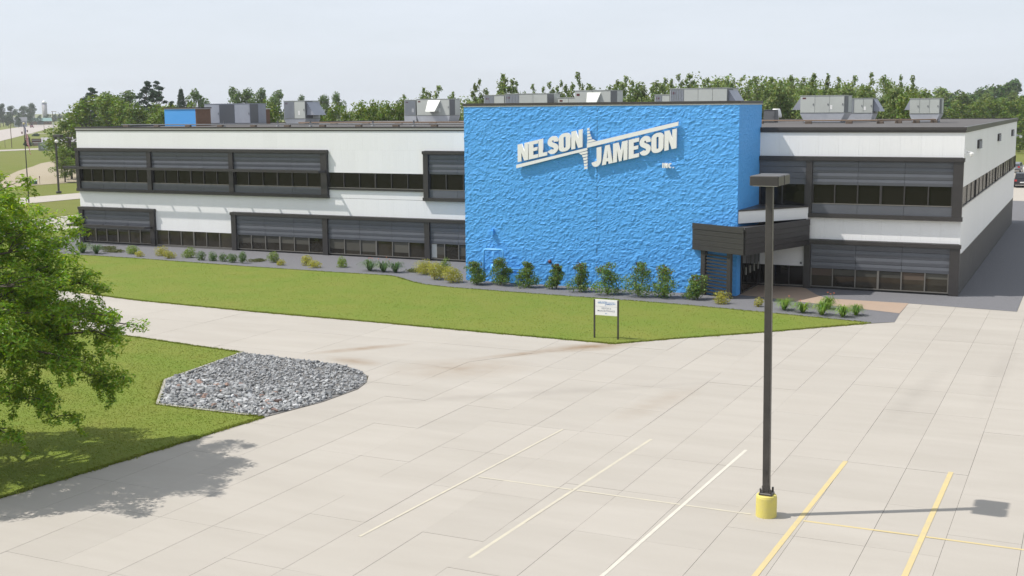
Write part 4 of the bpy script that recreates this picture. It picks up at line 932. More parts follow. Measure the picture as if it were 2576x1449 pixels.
def daylily(name, label, x, y, w, h, m, seed, flowers=0, n=110):
    r = random.Random(seed); b = MB(); t = thing(name, label, 'plant', (x,y,0), group='grassy daylily clumps')
    for k in range(n):
        a = r.uniform(0, 6.283); q = r.uniform(0, .3)*w*.5; L_ = r.uniform(.5, 1.25)*w*.5; hh = h*r.uniform(.45, 1.0); x0, y0 = math.cos(a)*q*.5, math.sin(a)*q*.5; wd = r.uniform(.012, .022)
        px, py = -math.sin(a)*wd, math.cos(a)*wd; pts = []
        for s_ in (0, .4, .75, 1):
            rr2 = L_*s_*(.6+.4*s_); z = hh*math.sin(s_*2.55) if s_ else 0
            pts.append((x0+math.cos(a)*rr2, y0+math.sin(a)*rr2, max(.02, z)))
        vs = []
        for j, p in enumerate(pts):
            f2 = (1, 1, .7, .1)[j]; vs += [(p[0]-px*f2, p[1]-py*f2, p[2]), (p[0]+px*f2, p[1]+py*f2, p[2])]
        b.add(vs, [(0,1,3,2),(2,3,5,4),(4,5,7,6)])
    b.build('foliage', m, t)
    for k in range(flowers):
        a = r.uniform(0, 6.28); q = r.uniform(.1, .3)*w; X, Y = math.cos(a)*q, math.sin(a)*q; Z = h*r.uniform(.95, 1.2)
        MB().tube([(X*.4,Y*.4,.1),(X,Y,Z)], .007, 4).build('stalk', 'leaf_blade', t)
        fb = MB()
        for j in range(6):
            c, s2 = math.cos(j*1.047), math.sin(j*1.047); fb.add([(X,Y,Z),(X+c*.03-s2*.015,Y+s2*.03+c*.015,Z+.03),(X+c*.055,Y+s2*.055,Z+.03),(X+c*.03+s2*.015,Y+s2*.03-c*.015,Z+.03)], [(0,1,2,3)])
        fb.build('flower', 'flower', t)
for i, (lb, x, y, w, h, m, fl_) in enumerate((
 ('dark grassy clump left one at the far left bed',5.26,-5.31,1.9,.72,'leaf_blade_dark',0),('dark grassy clump right one at the far left bed',6.64,-5.4,1.3,.72,'leaf_blade_dark',0),
 ('flowering grassy clump left one under the right end of the left wing',29.35,-5.89,1.5,.72,'leaf_blade_dark',3),('flowering grassy clump middle one under the right end of the left wing',30.4,-6.0,1.4,.72,'leaf_blade_dark',3),('grassy clump right one under the right end of the left wing',31.25,-6.0,1.3,.70,'leaf_blade_dark',0),
 ('daylily clump just right of the lamp post',56.0,-10.72,1.15,.62,'leaf_blade',1),('daylily clump second right of the lamp post',57.0,-11.13,1.1,.56,'leaf_blade',1),('large daylily clump in the middle of the entrance bed',57.95,-11.45,1.3,.68,'leaf_blade',0),('daylily clump with orange flowers at the back of the entrance bed',57.9,-9.6,1.1,.66,'leaf_blade',3),('daylily clump in front near the right end of the entrance bed',58.95,-11.6,1.1,.60,'leaf_blade',0),('small daylily clump at the right end of the entrance bed',59.44,-10.92,.95,.56,'leaf_blade',0))):
    daylily('daylily', lb, x, y, w, h, m, 400+i, fl_)

# ------------------------------------------------------------------ trees
def limb(b, p0, p1, r0, r1, rng, n=5, wob=.12):
    p0, p1 = np.array(p0, float), np.array(p1, float); L_ = np.linalg.norm(p1-p0); pts = []
    for i in range(n+1):
        t = i/n; p = p0+(p1-p0)*t; p = p+rng.normal(0, wob*L_*.25, 3)*math.sin(math.pi*t); p[2] += .10*L_*math.sin(math.pi*t); pts.append(tuple(p))
    b.tube(pts, [r0+(r1-r0)*i/n for i in range(n+1)], 6, cap=False); return pts
# the leafy tree reaching in from the left
ft = thing('leafy_tree', 'large leafy green tree reaching in at the left edge', 'tree', (40.75,-46.7,0))
rng = np.random.default_rng(21); tb = MB()
c0 = np.array([0, 0, 4.9]); RAD = np.array([4.5, 4.3, 3.95])
tb.tube([(0,0,-.05),(.03,.02,.8),(-.05,.05,1.7),(.05,0,2.6),(0,.1,4.2),(.1,0,6.2),(0,0,7.8)], [.26,.21,.19,.18,.13,.08,.03], 10)
LP, LN = [], []; tips = []
for k in range(105):
    d = rng.normal(0, 1, 3); d /= np.linalg.norm(d)
    if d[2] < -.45: d[2] = -.45*rng.random()
    d /= np.linalg.norm(d); q = rng.uniform(.62, .97)
    c = c0+d*RAD*q
    if c[2] < 1.4: c[2] = 1.4+rng.random()*.4
    tips.append((c, d))
def cluster(c, d, rad_, n):
    m = rng.normal(0, 1, (n, 3)); m /= np.linalg.norm(m, axis=1)[:, None]; P = c+m*rad_*np.array([1, 1, .62])*(rng.random((n, 1))**.5); LP.append(P); LN.append(m*.4+d*.2+np.array([-.25, -.1, .9]))
for c, d in tips:
    h0 = max(1.7, min(6.5, c[2]-np.linalg.norm(c[:2])*.42)); pts = limb(tb, (0,0,h0), c-d*.3, .055+.02*rng.random(), .012, rng, 6)
    cluster(c, d, rng.uniform(.5, .85), int(rng.uniform(330, 500)))
    for s_ in range(4):
        m = rng.normal(0, 1, 3); m /= np.linalg.norm(m); cc = c+m*.75*np.array([1, 1, .7]); limb(tb, pts[-2], cc, .016, .004, rng, 3)
        cluster(cc, d, rng.uniform(.22, .42), int(rng.uniform(80, 150)))
        if rng.random() < .5:      # drooping sprays
            for j in range(5): cluster(cc+np.array([m[0]*.08*j, m[1]*.08*j, -.11*j]), d, .13, 16)
# named boughs that hang low on the right of the crown
for tip in ((4.5,1.8,3.0),(5.05,2.9,4.0),(3.9,.8,1.75),(4.9,.8,3.3),(3.5,-.3,1.5),(4.9,2.0,4.4),(4.0,2.8,5.0),(4.6,.8,4.5),(4.7,2.6,2.6),(4.95,2.2,3.7)):
    c = np.array(tip); d = c-c0; d /= np.linalg.norm(d); pts = limb(tb, (0,0,2.2+.3*c[2]), c, .085, .012, rng, 7, .16)
    for q_ in (-1, -2, -3): cluster(np.array(pts[q_]), d, .36, 110)
    for s_ in range(9):
        t_ = rng.uniform(.55, 1.02); base = np.array(pts[min(7, int(t_*7))]); m = rng.normal(0, 1, 3); m /= np.linalg.norm(m); cc = base+m*.5*np.array([1, 1, .6]); limb(tb, base, cc, .016, .004, rng, 3)
        cluster(cc, d, rng.uniform(.22, .42), int(rng.uniform(90, 150)))
        if s_ % 3 == 0:
            for j in range(6): cluster(cc+np.array([m[0]*.05*j, m[1]*.05*j, -.11*j]), d, .12, 16)
tb.build('trunk', 'bark', ft, smooth=True)
P = np.concatenate(LP); N = np.concatenate(LN); V = leaf_arr(P, N, .14, rng, .36, .45)
link('crown', np_mesh('crown', V, np.arange(len(V)).reshape(-1, 4), 'leaf_ash'), ft)

# background trees: unit-height meshes, shared
RA = {'m': .62, 'r': .5, 'b': .55, 'r2': .45, 'a': .42, 's': .42, 'p': .42}
def tree_meshes(kind, seed):
    rng = np.random.default_rng(seed); b = MB(); Ps, Ns = [], []
    def blob(c, R, n, shell=.5):
        d = rng.normal(0, 1, (n, 3)); d /= np.linalg.norm(d, axis=1)[:, None]; Ps.append(np.array(c)+d*np.array(R)*(shell+(1.05-shell)*rng.random((n, 1)))); Ns.append(d+np.array([0, 0, .35]))
    size, asp, m = .03, .7, 'leaf_mid'
    if kind in ('m', 'r', 'b', 'r2'):
        w = .5; zb = {'m': .10, 'r': .16, 'b': .06, 'r2': .06}[kind]; nl = 26 if kind == 'm' else 18
        b.tube([(0,0,-.01),(0,0,.3),(.02,0,.7)], [.022,.016,.006], 6)
        for k in range(nl):
            t = (k+.5)/nl; z = zb+.05+(.92-zb)*t; prof = math.sin(math.pi*min(1, (.16+.80*t)))**.6; a = rng.uniform(0, 6.28); q = rng.uniform(.15, .85)*prof*w
            c = (math.cos(a)*q, math.sin(a)*q, z); s_ = rng.uniform(.10, .19); blob(c, (s_*1.1, s_*1.1, s_*.62), int(130*(s_/.14)**2)); limb(b, (0,0,z*.6), c, .008, .002, rng, 2)
        size = .034 if kind != 'm' else .030; m = {'m': 'leaf_maple', 'r': 'leaf_mid', 'b': 'leaf_maple', 'r2': 'leaf_aspen'}[kind]
    elif kind == 'a':
        b.tube([(0,0,-.01),(.01,0,.5),(.0,.01,.98)], [.016,.009,.002], 6)
        ns = rng.integers(5, 8)
        for st_ in range(ns):
            a = rng.uniform(0, 6.28); q = rng.uniform(.35, .85)*.5 if st_ else 0; bx, by = math.cos(a)*q, math.sin(a)*q; top = 1.0 if st_ == 0 else rng.uniform(.62, .96)
            b.tube([(bx*.2,by*.2,0),(bx*.7,by*.7,top*.5),(bx,by,top)], [.012,.007,.002], 5)
            for k in range(14):
                t = (k+.5)/14; z = top*(.10+.90*t); a2 = rng.uniform(0, 6.28); rr_ = .26*(1-t)**.6+.05; q2 = rng.uniform(.2, 1)*rr_; fx = .3+.7*z/top
                c = (bx*fx+math.cos(a2)*q2, by*fx+math.sin(a2)*q2, z); s_ = rr_*rng.uniform(.35, .65)+.03; blob(c, (s_, s_, s_*.55), int(20+40*s_/.1), .2)
        size = .027; m = 'leaf_aspen'
    elif kind == 's':
        b.tube([(0,0,-.01),(0,0,.98)], [.02,.003], 6)
        for k in range(26):
            t = k/26; z = .06+.92*t; rr_ = .5*(1-t)**.85+.02
            for j in range(7):
                a = j*.9+k*.5+rng.normal(0, .1); L_ = rr_*rng.uniform(.8, 1.05)
                for s_ in (.45, .75, 1): blob((math.cos(a)*L_*s_, math.sin(a)*L_*s_, z-.05*s_), (.05*(1.2-s_*.5), .05*(1.2-s_*.5), .02), 9, .2)
        size = .03; m = 'leaf_pine'; asp = .4
    elif kind == 'p':
        b.tube([(0,0,-.01),(.0,.01,.95)], [.02,.004], 6)
        for k in range(64):
            t = (k+.5)/64; z = .14+.84*t; a = rng.uniform(0, 6.28); rr_ = .5*(1-t)**.6*rng.uniform(.25, 1.05); c = (math.cos(a)*rr_, math.sin(a)*rr_, z+rng.normal(0, .012)); s_ = rng.uniform(.08, .16)*(1.15-.75*t); blob(c, (s_*1.2, s_*1.2, s_*.32), 60, .2); limb(b, (0,0,z-.04), c, .006, .002, rng, 2)
        size = .034; m = 'leaf_pine'; asp = .35
    ra = RA[kind]; P = np.concatenate(Ps)*np.array([ra, ra, 1]); b.v = [(x*ra, y*ra, z) for x, y, z in b.v]
    N = np.concatenate(Ns); V = leaf_arr(P, N, size, rng, asp); return b.mesh('trunk', 'bark', True), np_mesh('crown', V, np.arange(len(V)).reshape(-1, 4), m)
TM = {k: [tree_meshes(k, 900+17*i+ord(k[0])) for i in range(n)] for k, n in (('m',3),('r',3),('b',3),('r2',3),('a',6),('s',1),('p',3))}
TREES = [(-69.7,71.9,11.5,5.7,'m'),(-74.1,81.1,12.0,5.4,'m'),(-68.2,66.6,8.6,4.1,'m'),(-62.5,59.7,4.8,4.8,'m'),(-59.1,71.2,10.5,3.8,'m'),(-60.5,76.2,10.5,3.6,'m'),(-53.8,71.5,10.2,3.5,'m'),(-62.4,72.0,10.9,3.6,'m'),(-125.5,129.8,14.8,5.3,'p'),(-121.9,143.0,16.3,4.8,'p'),(-115.9,140.2,16.0,5.2,'p'),(-135.4,170.1,15.9,3.5,'s'),(-142.1,143.9,12.8,3.7,'p'),(-116.6,144.8,11.9,3.5,'p'),(-110.9,125.4,13.6,8.2,'r'),(-117.7,127.7,13.1,5.0,'r'),(-131.6,171.7,14.7,4.1,'r'),(-117.3,167.4,14.9,4.4,'r'),(-113.7,169.0,14.4,4.2,'r'),(-117.1,178.7,14.8,3.9,'r'),(-104.6,167.7,14.0,4.5,'r'),(-155.3,249.9,13.7,3.0,'r'),(-103.0,185.1,12.9,4.1,'r'),(-117.3,212.1,13.8,2.4,'r'),(-155.8,204.5,12.1,3.3,'r'),(-23.0,55.0,10.6,2.4,'b'),(-16.0,58.2,10.3,2.2,'b'),(-13.4,57.2,9.9,1.9,'b'),(-14.1,61.4,10.5,2.1,'b'),(-11.4,60.5,10.5,2.2,'b'),(-9.9,61.2,10.3,2.0,'b'),(-8.6,61.9,10.7,2.3,'b'),(-20.5,61.7,10.2,1.7,'b'),(-41.9,62.7,10.5,2.4,'b'),(-13.5,76.6,12.5,2.8,'a'),(-12.0,77.4,12.7,3.2,'a'),(-7.4,73.8,11.8,2.1,'a'),(-21.0,84.1,11.8,1.7,'a'),(-4.5,75.5,13.4,1.4,'a'),(-1.7,76.9,14.1,3.8,'a'),(-5.2,88.6,13.5,2.8,'a'),(-0.1,83.1,12.8,1.9,'a'),(3.9,79.5,13.0,2.1,'a'),(2.2,87.6,13.3,2.2,'a'),(7.4,81.3,14.2,2.4,'a'),(6.8,86.4,12.6,2.4,'r2'),(9.2,87.5,12.6,1.9,'a'),(12.8,83.8,13.7,1.8,'a'),(10.5,96.0,12.6,3.1,'r2'),(16.0,85.1,12.2,2.4,'a'),(17.5,86.0,13.4,2.3,'a'),(17.6,91.8,14.0,2.8,'a'),(20.5,87.5,13.9,2.2,'a'),(21.2,93.4,13.5,2.7,'a'),(25.1,89.6,13.2,2.4,'a'),(26.2,95.7,13.0,2.4,'a'),(29.7,89.5,12.5,2.3,'a'),(24.6,106.3,13.8,2.3,'a'),(29.0,97.2,13.5,2.4,'a'),(32.5,93.3,13.6,2.8,'a'),(35.1,94.5,13.9,3.2,'a'),(35.9,100.5,13.8,2.8,'a'),(38.1,95.9,13.4,2.1,'a'),(39.4,98.8,13.5,2.5,'a'),(41.0,103.0,14.1,2.5,'a'),(43.5,98.5,13.4,2.3,'a'),(44.1,107.8,13.7,2.4,'a'),(45.4,112.9,13.7,2.0,'a'),(33.5,84.5,12.0,3.0,'r2'),(36.6,83.7,11.6,2.9,'r2'),(40.2,87.7,11.9,3.0,'r2'),(43.3,86.8,11.5,3.1,'r2'),(46.0,90.4,11.6,3.0,'r2'),(48.6,96.1,11.4,3.1,'r2'),(33.8,244.0,13.4,5.8,'r2'),(48.0,86.8,11.0,2.4,'b'),(43.2,193.1,10.2,4.8,'b'),(46.4,198.5,9.8,4.9,'b'),(49.3,205.8,10.4,4.6,'b'),(51.0,216.6,10.8,4.3,'b'),(54.1,218.1,10.9,4.8,'b'),(40.4,241.2,12.3,5.7,'r2'),(43.5,252.4,12.1,5.8,'r2'),(48.6,264.7,12.4,6.0,'r2'),(56.5,199.4,9.7,4.8,'b'),(39.2,191.1,9.9,4.0,'b'),(-630.6,560.5,15.5,11.2,'r'),(-616.1,555.9,13.8,10.0,'r'),(-601.1,551.9,13.7,8.2,'r'),(-644.5,598.6,15.6,10.0,'r'),(-577.8,517.3,7.9,7.8,'r'),(-563.8,512.6,7.3,6.7,'r'),(-627.4,550.6,14.4,10.0,'r'),(-710.7,677.7,7.8,6.5,'r'),(-743.9,717.9,7.6,8.2,'r'),(-778.3,757.2,6.8,7.9,'r'),(-758.2,744.6,7.5,8.5,'r'),(-753.4,746.8,7.1,7.8,'r'),(-684.6,645.3,7.3,7.5,'r')]
LAB = {'m': ('maple_tree','bright green broad tree','in the big clump left of the roof'), 'p': ('pine_tree','dark pine','behind the clump at the left'), 's': ('spruce_tree','single pointed dark spruce','left of centre above the roof'), 'r': ('round_tree','green round crowned tree','behind the left roof'), 'b': ('small_tree','small bright green tree','low behind the roof'), 'a': ('aspen_tree','slender loose aspen','behind the blue tower and right wing'), 'r2': ('bushy_tree','bushy pale green tree','under the aspens behind the right roof'), 'f': ('far_tree','far hazy green tree','along the highway at the far left')}
cnt = {}; rr = random.Random(4)
def ucoord(x, y): d = Vector((x, y, 0))-CAM; return d.dot(R_)/d.dot(f_)
for x, y, h, w, k in sorted(TREES, key=lambda q: ucoord(q[0], q[1])):
    far = x < -500; kk = 'f' if far else k; i = cnt.get(kk, 0); cnt[kk] = i+1; nm, what, where = LAB[kk]
    lab = what+' '+where if kk == 's' else ordn(i)+' '+what+' from the left '+where
    t = thing(nm, lab, 'tree', (x,y,-.05), rr.uniform(0, 6.28), 'trees '+where)
    tm, cm = TM[k][rr.randrange(len(TM[k]))]; wd = w*{'a': 1.6, 'b': 2.0, 'r2': 1.7, 'm': 2.1, 'r': 1.7, 'p': 2.0, 's': 1.9}[k]/RA[k]; wd = min(max(wd, .75*h), 1.55*h)
    for nme, me in (('trunk', tm), ('crown', cm)):
        o = link(nme, me, t); o.scale = (wd, wd, h*1.02)
        if far and nme == 'crown': o.material_slots[0].link = 'OBJECT'; o.material_slots[0].material = M['leaf_far']

# wooded hill on the right and far tree lines: single masses
hb = MB(); nx, ny = 40, 12; Hx = np.linspace(-260, 320, nx); Hy = np.linspace(260, 620, ny)
def hillz(x, y):
    return 15*math.exp(-((x-175)/150)**2)*max(0, min(1, (y-270)/170))*(1 if x > -100 else 1)+3.5*math.exp(-((x-20)/120)**2)*max(0, min(1, (y-300)/200))-.3
hb.add([(x,y,hillz(x, y)) for y in Hy for x in Hx], [(j*nx+i, j*nx+i+1, (j+1)*nx+i+1, (j+1)*nx+i) for j in range(ny-1) for i in range(nx-1)])
tag(hb.build('hills', 'hill', smooth=True), 'low wooded hill behind the office', kind='structure')
rng = np.random.default_rng(77); Ps, Ns = [], []
for k in range(620):
    x = rng.uniform(-60, 300); y = rng.uniform(265, 520)
    h = rng.uniform(8, 12.5); w = rng.uniform(3.2, 5.2); z0 = hillz(x, y)
    if x < 30: h *= .75
    for j in range(5):
        a = rng.uniform(0, 6.28); q = rng.uniform(0, .6)*w*.7; c = np.array([x+math.cos(a)*q, y+math.sin(a)*q, z0+h*rng.uniform(.4, .82)]); s_ = w*rng.uniform(.36, .6); n = 34
        d = rng.normal(0, 1, (n, 3)); d[:, 2] = np.abs(d[:, 2])*.9-.25; d /= np.linalg.norm(d, axis=1)[:, None]; Ps.append(c+d*np.array([s_, s_, s_*.75])*(.7+.35*rng.random((n, 1)))); Ns.append(d+np.array([0, 0, .3]))
P = np.concatenate(Ps); V = leaf_arr(P, np.concatenate(Ns), 1.25, rng, .8, .5)
tag(link('forest', np_mesh('forest', V, np.arange(len(V)).reshape(-1, 4), 'leaf_forest')), 'dense dark green wood covering the hill at the right', 'forest', kind='stuff')
Ps, Ns = [], []
for k in range(420):
    x = rng.uniform(-45, 41); y = rng.uniform(92, 150)+(x < 5)*12; h = rng.uniform(11.5, 15.6)*(1 if x > 0 else .86); w = rng.uniform(2.2, 3.6)
    for j in range(5):
        a = rng.uniform(0, 6.28); q = rng.uniform(0, .6)*w; c = np.array([x+math.cos(a)*q, y+math.sin(a)*q, h*rng.uniform(.45, .88)]); s_ = w*rng.uniform(.3, .55); n = 60
        d = rng.normal(0, 1, (n, 3)); d /= np.linalg.norm(d, axis=1)[:, None]; Ps.append(c+d*np.array([s_, s_, s_*.9])*(.5+.6*rng.random((n, 1)))); Ns.append(d+np.array([0, 0, .3]))
P = np.concatenate(Ps); V = leaf_arr(P, np.concatenate(Ns), .42, rng, .7, .7)
tag(link('thicket', np_mesh('thicket', V, np.arange(len(V)).reshape(-1, 4), 'leaf_aspen')), 'dense pale green thicket under the aspens behind the office', 'forest', kind='stuff')
Ps, Ns = [], []
for k in range(150):
    t = rng.uniform(0, 1); x = -1050+t*1500; y = 950+rng.uniform(-40, 90)-t*60; h = rng.uniform(4.5, 9.5)*(1 if t < .6 else .8); w = rng.uniform(5, 9)
    n = 70; d = rng.normal(0, 1, (n, 3)); d[:, 2] = np.abs(d[:, 2]); d /= np.linalg.norm(d, axis=1)[:, None]; Ps.append(np.array([x, y, 0])+d*np.array([w, w, h])*(.6+.45*rng.random((n, 1)))); Ns.append(d)
P = np.concatenate(Ps); V = leaf_arr(P, np.concatenate(Ns), 2.4, rng, .8, .5)
tag(link('far_treeline', np_mesh('far_treeline', V, np.arange(len(V)).reshape(-1, 4), 'leaf_far')), 'thin dark line of distant woods on the horizon', 'forest', kind='stuff')

# ------------------------------------------------------------------ left distance: flag, lamp, signs, poles, farm
fp = thing('flagpole', 'dark flagpole on the grass beyond the left end of the office', 'flagpole', (-36,28.4,0))
MB().tube([(0,0,0),(0,0,8.5)], [.07,.04], 10).build('pole', 'pole_bronze', fp); MB().lathe([(.03,8.48),(.11,8.55),(.13,8.62),(.09,8.70),(.02,8.74)], 0, 0, 10).build('finial', 'gold', fp)
fg = thing('flag', 'limp red white and blue striped flag hanging on the flagpole', 'flag', (-36,28.4,0))
b = MB(); nu, nv = 14, 26; vs = []
for j in range(nv+1):
    t = j/nv
    for i in range(nu+1):
        s_ = i/nu; fold = math.sin(s_*11+t*1.5); x = .06+.52*(s_**.8)*(.55+.45*t)+.03*fold; y = -.10*fold*(.3+s_); z = 8.3-1.55*t-1.55*s_**1.1; vs.append((x*.8+y*.3, x*.55-y, z))
fs, mi = [], []
for j in range(nv):
    for i in range(nu):
        fs.append((j*(nu+1)+i, j*(nu+1)+i+1, (j+1)*(nu+1)+i+1, (j+1)*(nu+1)+i)); mi.append(2 if (i < nu*.42 and j < nv*.54) else (0 if (j*13//nv) % 2 == 0 else 1))
b.v, b.f, b.m = vs, fs, mi; b.build('cloth', ['flag_red', 'flag_white', 'flag_blue'], fg, smooth=True)
wl = thing('drive_lamp', 'dark lamp post with box head beside the far concrete drive', 'street lamp', (-44.55,41.03,0))
MB().bbox(-.09,.09,-.09,.09,0,6.9,.01).build('pole', 'pole_bronze', wl); MB().lathe([(.32,0),(.32,.25),(.28,.28)], 0, 0, 14).build('base', 'pole_bronze', wl)
MB().bbox(-.1,1.0,-.3,.3,6.78,7.1,.02).build('lamp_head', 'pole_bronze', wl); MB().lathe([(.05,6.1),(.2,6.2),(.22,6.4),(.1,6.5)], .35, -.2, 12).build('camera', 'sign_white', wl); MB().box(.05,.35,-.24,-.16,6.28,6.36).build('arm', 'sign_white', wl)
def rotz(o, a): o.rotation_euler.z = a; return o
FA = .75      # signs turned towards the road and camera
bs = rotz(thing('brown_sign', 'dark red brown roadside sign on a stone base', 'sign', (-212.9,196.5,0)), FA)
MB().bbox(-1.35,1.35,-.15,.15,1.0,2.05,.03).build('board', 'brown_sign', bs); MB().box(-1.2,1.2,-.18,-.152,1.55,1.75).build('lettering_band', 'sign_panel', bs); MB().box(-1.25,1.25,-.12,.12,.82,.998).build('rail', 'white_paint', bs); MB().bbox(-1.05,1.05,-.25,.25,0,.82,.03).build('base', 'sign_stone', bs)
gs = rotz(thing('grey_sign', 'large grey green monument sign with pale panel', 'sign', (-173.5,163.6,0)), FA)
MB().bbox(-2.7,2.7,-.3,.3,0,.5,.03).build('plinth', 'sign_body', gs); MB().bbox(-2.7,-2.1,-.3,.3,.502,2.1,.03).build('pier', 'sign_body', gs); MB().bbox(2.3,2.7,-.3,.3,.502,2.0,.03).build('pier', 'sign_body', gs)
MB().prism([(-2.09,-.2),(2.29,-.2),(2.29,.2),(-2.09,.2)], .502, 2.05).build('panel', 'sign_panel', gs); b = MB()
b.add([(-2.0,-.2,2.052),(2.2,-.2,2.052),(1.2,-.2,2.45),(.1,-.2,2.62),(-1.0,-.2,2.45),(-2.0,.2,2.052),(2.2,.2,2.052),(1.2,.2,2.45),(.1,.2,2.62),(-1.0,.2,2.45)], [(0,1,2,3,4),(9,8,7,6,5),(1,6,7,2),(2,7,8,3),(3,8,9,4),(4,9,5,0),(0,5,6,1)]); b.build('crest', 'sign_panel', gs)
ub = rotz(thing('utility_box', 'low green utility box at the edge of the dirt field', 'utility box', (-62.9,54.3,0)), .4); MB().bbox(-.42,.42,-.35,.35,0,.40,.02).build('cabinet', 'utility_green', ub); MB().add([(-.46,-.39,.402),(.46,-.39,.402),(.46,.39,.46),(-.46,.39,.46),(-.46,-.39,.44),(.46,-.39,.44),(.46,.39,.52),(-.46,.39,.52)], [(0,3,2,1),(4,5,6,7),(0,1,5,4),(1,2,6,5),(2,3,7,6),(3,0,4,7)]).build('lid', 'utility_top', ub)
mp_ = thing('marker_post', 'thin marker post beside the green utility box', 'post', (-62.0,54.6,0)); MB().tube([(0,0,0),(0,0,.8)], .03, 6).build('stake', 'wood', mp_); MB().box(-.06,.06,-.02,.02,.8,1.1).build('plate', 'brown_sign', mp_)
def upole(x, y, h, lab, arm=True, r=.14):
    t = thing('utility_pole', lab, 'utility pole', (x,y,0), group='roadside utility poles'); MB().tube([(0,0,0),(0,0,h)], [r, r*.7], 8).build('pole', 'wood', t)
    if arm:
        MB().box(-.9,.9,-.06,.06,h-.7,h-.58).build('crossarm', 'wood', t)
        for q in (-.8,0,.8): MB().tube([(q,0,h-.58),(q,0,h-.42)], .05, 6).build('insulator', 'grey_plastic', t)
upole(-202.5,177.8,7.0,'slim pole at the left between the highway and the side road', False, .10); upole(-370.2,349.5,5.0,'short slim pole beside the dry bank', False, .12); upole(-204.6,177.4,2.3,'very short post at the left beside the side road', False, .06)
for i, (x, y, h) in enumerate(((-594,525,12.7),(-630,567,12.1),(-637.5,582,11.4),(-700,650,11.0))): upole(x, y, h, ordn(i)+' tall utility pole from the left along the highway', True, .2)
lpz = thing('highway_lamp', 'tall grey highway light pole above the grey sign', 'street lamp', (-358.2,343.5,0)); MB().tube([(0,0,0),(0,0,5.2)], .22, 8).build('lower_pole', 'grey_plastic', lpz); MB().tube([(0,0,5.2),(0,0,10.1)], .14, 8).build('pole', 'wood', lpz); MB().box(-.6,2.2,-.12,.12,9.9,10.1).build('arm', 'wood', lpz); MB().bbox(1.4,2.4,-.25,.25,9.75,9.95,.03).build('lamp_head', 'hvac', lpz)
sr = thing('siren_pole', 'pole with a warning siren against the sky left of the trees', 'siren', (-205,215,0)); MB().tube([(0,0,0),(0,0,12.0)], .16, 8).build('pole', 'wood', sr); b = MB().lathe([(.15,0),(.3,.3),(.8,.9)], 0, 0, 14); mm_ = b.mesh('horn', 'grey_plastic', True); mm_.transform(Matrix.Translation((-.3,0,12.1)) @ Matrix.Rotation(rad(-90), 4, 'Y')); link('horn', mm_, sr); MB().bbox(-.4,.4,-.4,.4,11.7,12.5,.05).build('motor', 'grey_plastic', sr)
for i, (x, y, c) in enumerate(((-373,339,'left'),(-410,376.5,'right'))):
    t = thing('roadside_bin', c+' one of two dark brown bins by the highway edge', 'bin', (x,y,0), group='roadside bins'); MB().lathe([(.28,0),(.34,.9),(.36,.95)], 0, 0, 12).build('body', 'brown_sign', t); MB().lathe([(.37,.952),(.37,1.02),(.2,1.12)], 0, 0, 12).build('lid', 'brown_sign', t)
for i, (x, y, rx, h, lb) in enumerate(((-216,196,.0,3.6,'dark pointed evergreen behind the flag'),(-213.5,193.5,1.6,1.35,'dark round evergreen bush left of the brown sign'),(-326,303,2.0,1.2,'dark low bush beyond the brown sign'))):
    V, F = mound(1500, max(rx, 1.0), max(rx, 1.0), h, .3, 700+i, 9); t = plant('evergreen_bush', lb, 'bush', x, y, V, F, 'leaf_pine', stem=.5)
def silo(x, y, r_s, h, lab):
    t = thing('silo', lab, 'silo', (x,y,0), group='farm silos'); MB().lathe([(r_s,0),(r_s,h-1.6)], 0, 0, 24).build('drum', 'silo', t, smooth=True); MB().lathe([(r_s*1.01,h-1.6),(r_s*1.01,h-.6)], 0, 0, 24).build('band', 'silo_band', t); MB().lathe([(r_s*1.01,h-.6),(r_s*.9,h+.6),(r_s*.55,h+1.6),(r_s*.1,h+2.1)], 0, 0, 24).build('dome', 'silo_dome', t, smooth=True)
    MB().tube([(-r_s*1.08*.7,-r_s*1.08*.72,0),(-r_s*1.08*.7,-r_s*1.08*.72,h-.5)], .35, 8).build('chute', 'white_paint', t)
silo(-824,784,2.1,18.4,'taller right farm silo with pale dome'); silo(-836,780,2.0,15.8,'shorter left farm silo with pale dome'); silo(-866,770,1.6,10.5,'smallest distant silo dome behind the trees')
def shed(name, lab, x, y, w, d, h, hr, wall, roof, rz):
    t = rotz(thing(name, lab, 'barn', (x,y,0)), rz); MB().box(-w/2,w/2,-d/2,d/2,0,h).build('wall', wall, t)
    MB().add([(-w/2-.4,-d/2-.4,h),(w/2+.4,-d/2-.4,h),(w/2+.4,0,h+hr),(-w/2-.4,0,h+hr),(w/2+.4,d/2+.4,h),(-w/2-.4,d/2+.4,h)], [(0,1,2,3),(3,2,4,5),(0,3,5),(1,4,2),(0,5,4,1)]).build('roof', roof, t)
    MB().box(-w*.15,w*.15,-d/2-.05,-d/2-.005,0,h*.8).build('door', 'hvac_dark', t)
    for q in (-.33,.33): MB().box(w*q-.7,w*q+.7,-d/2-.04,-d/2-.004,h*.4,h*.75).build('window', 'car_glass', t)
shed('barn', 'long teal roofed barn below the silos', -690, 650, 17, 10, 2.6, 2.6, 'brick_brown', 'teal_roof', .9); shed('white_shed', 'white farm building right of the silos', -655, 645, 9, 6, 3.6, 1.2, 'white_paint', 'hvac', .7); shed('house', 'grey house among the trees beside the highway', -597, 545, 8, 7, 4.0, 2.5, 'hvac_blue', 'hvac_dark', .8)
shed('warehouse', 'low pale warehouse roof far behind the left roof', -95, 260, 60, 30, 8.6, 1.2, 'hvac', 'hvac_blue', .2)
shed('far_shed', 'blue roofed shed behind the right roof', 22, 74, 14, 8, 7.2, .7, 'hvac', 'blue_paint', 0)

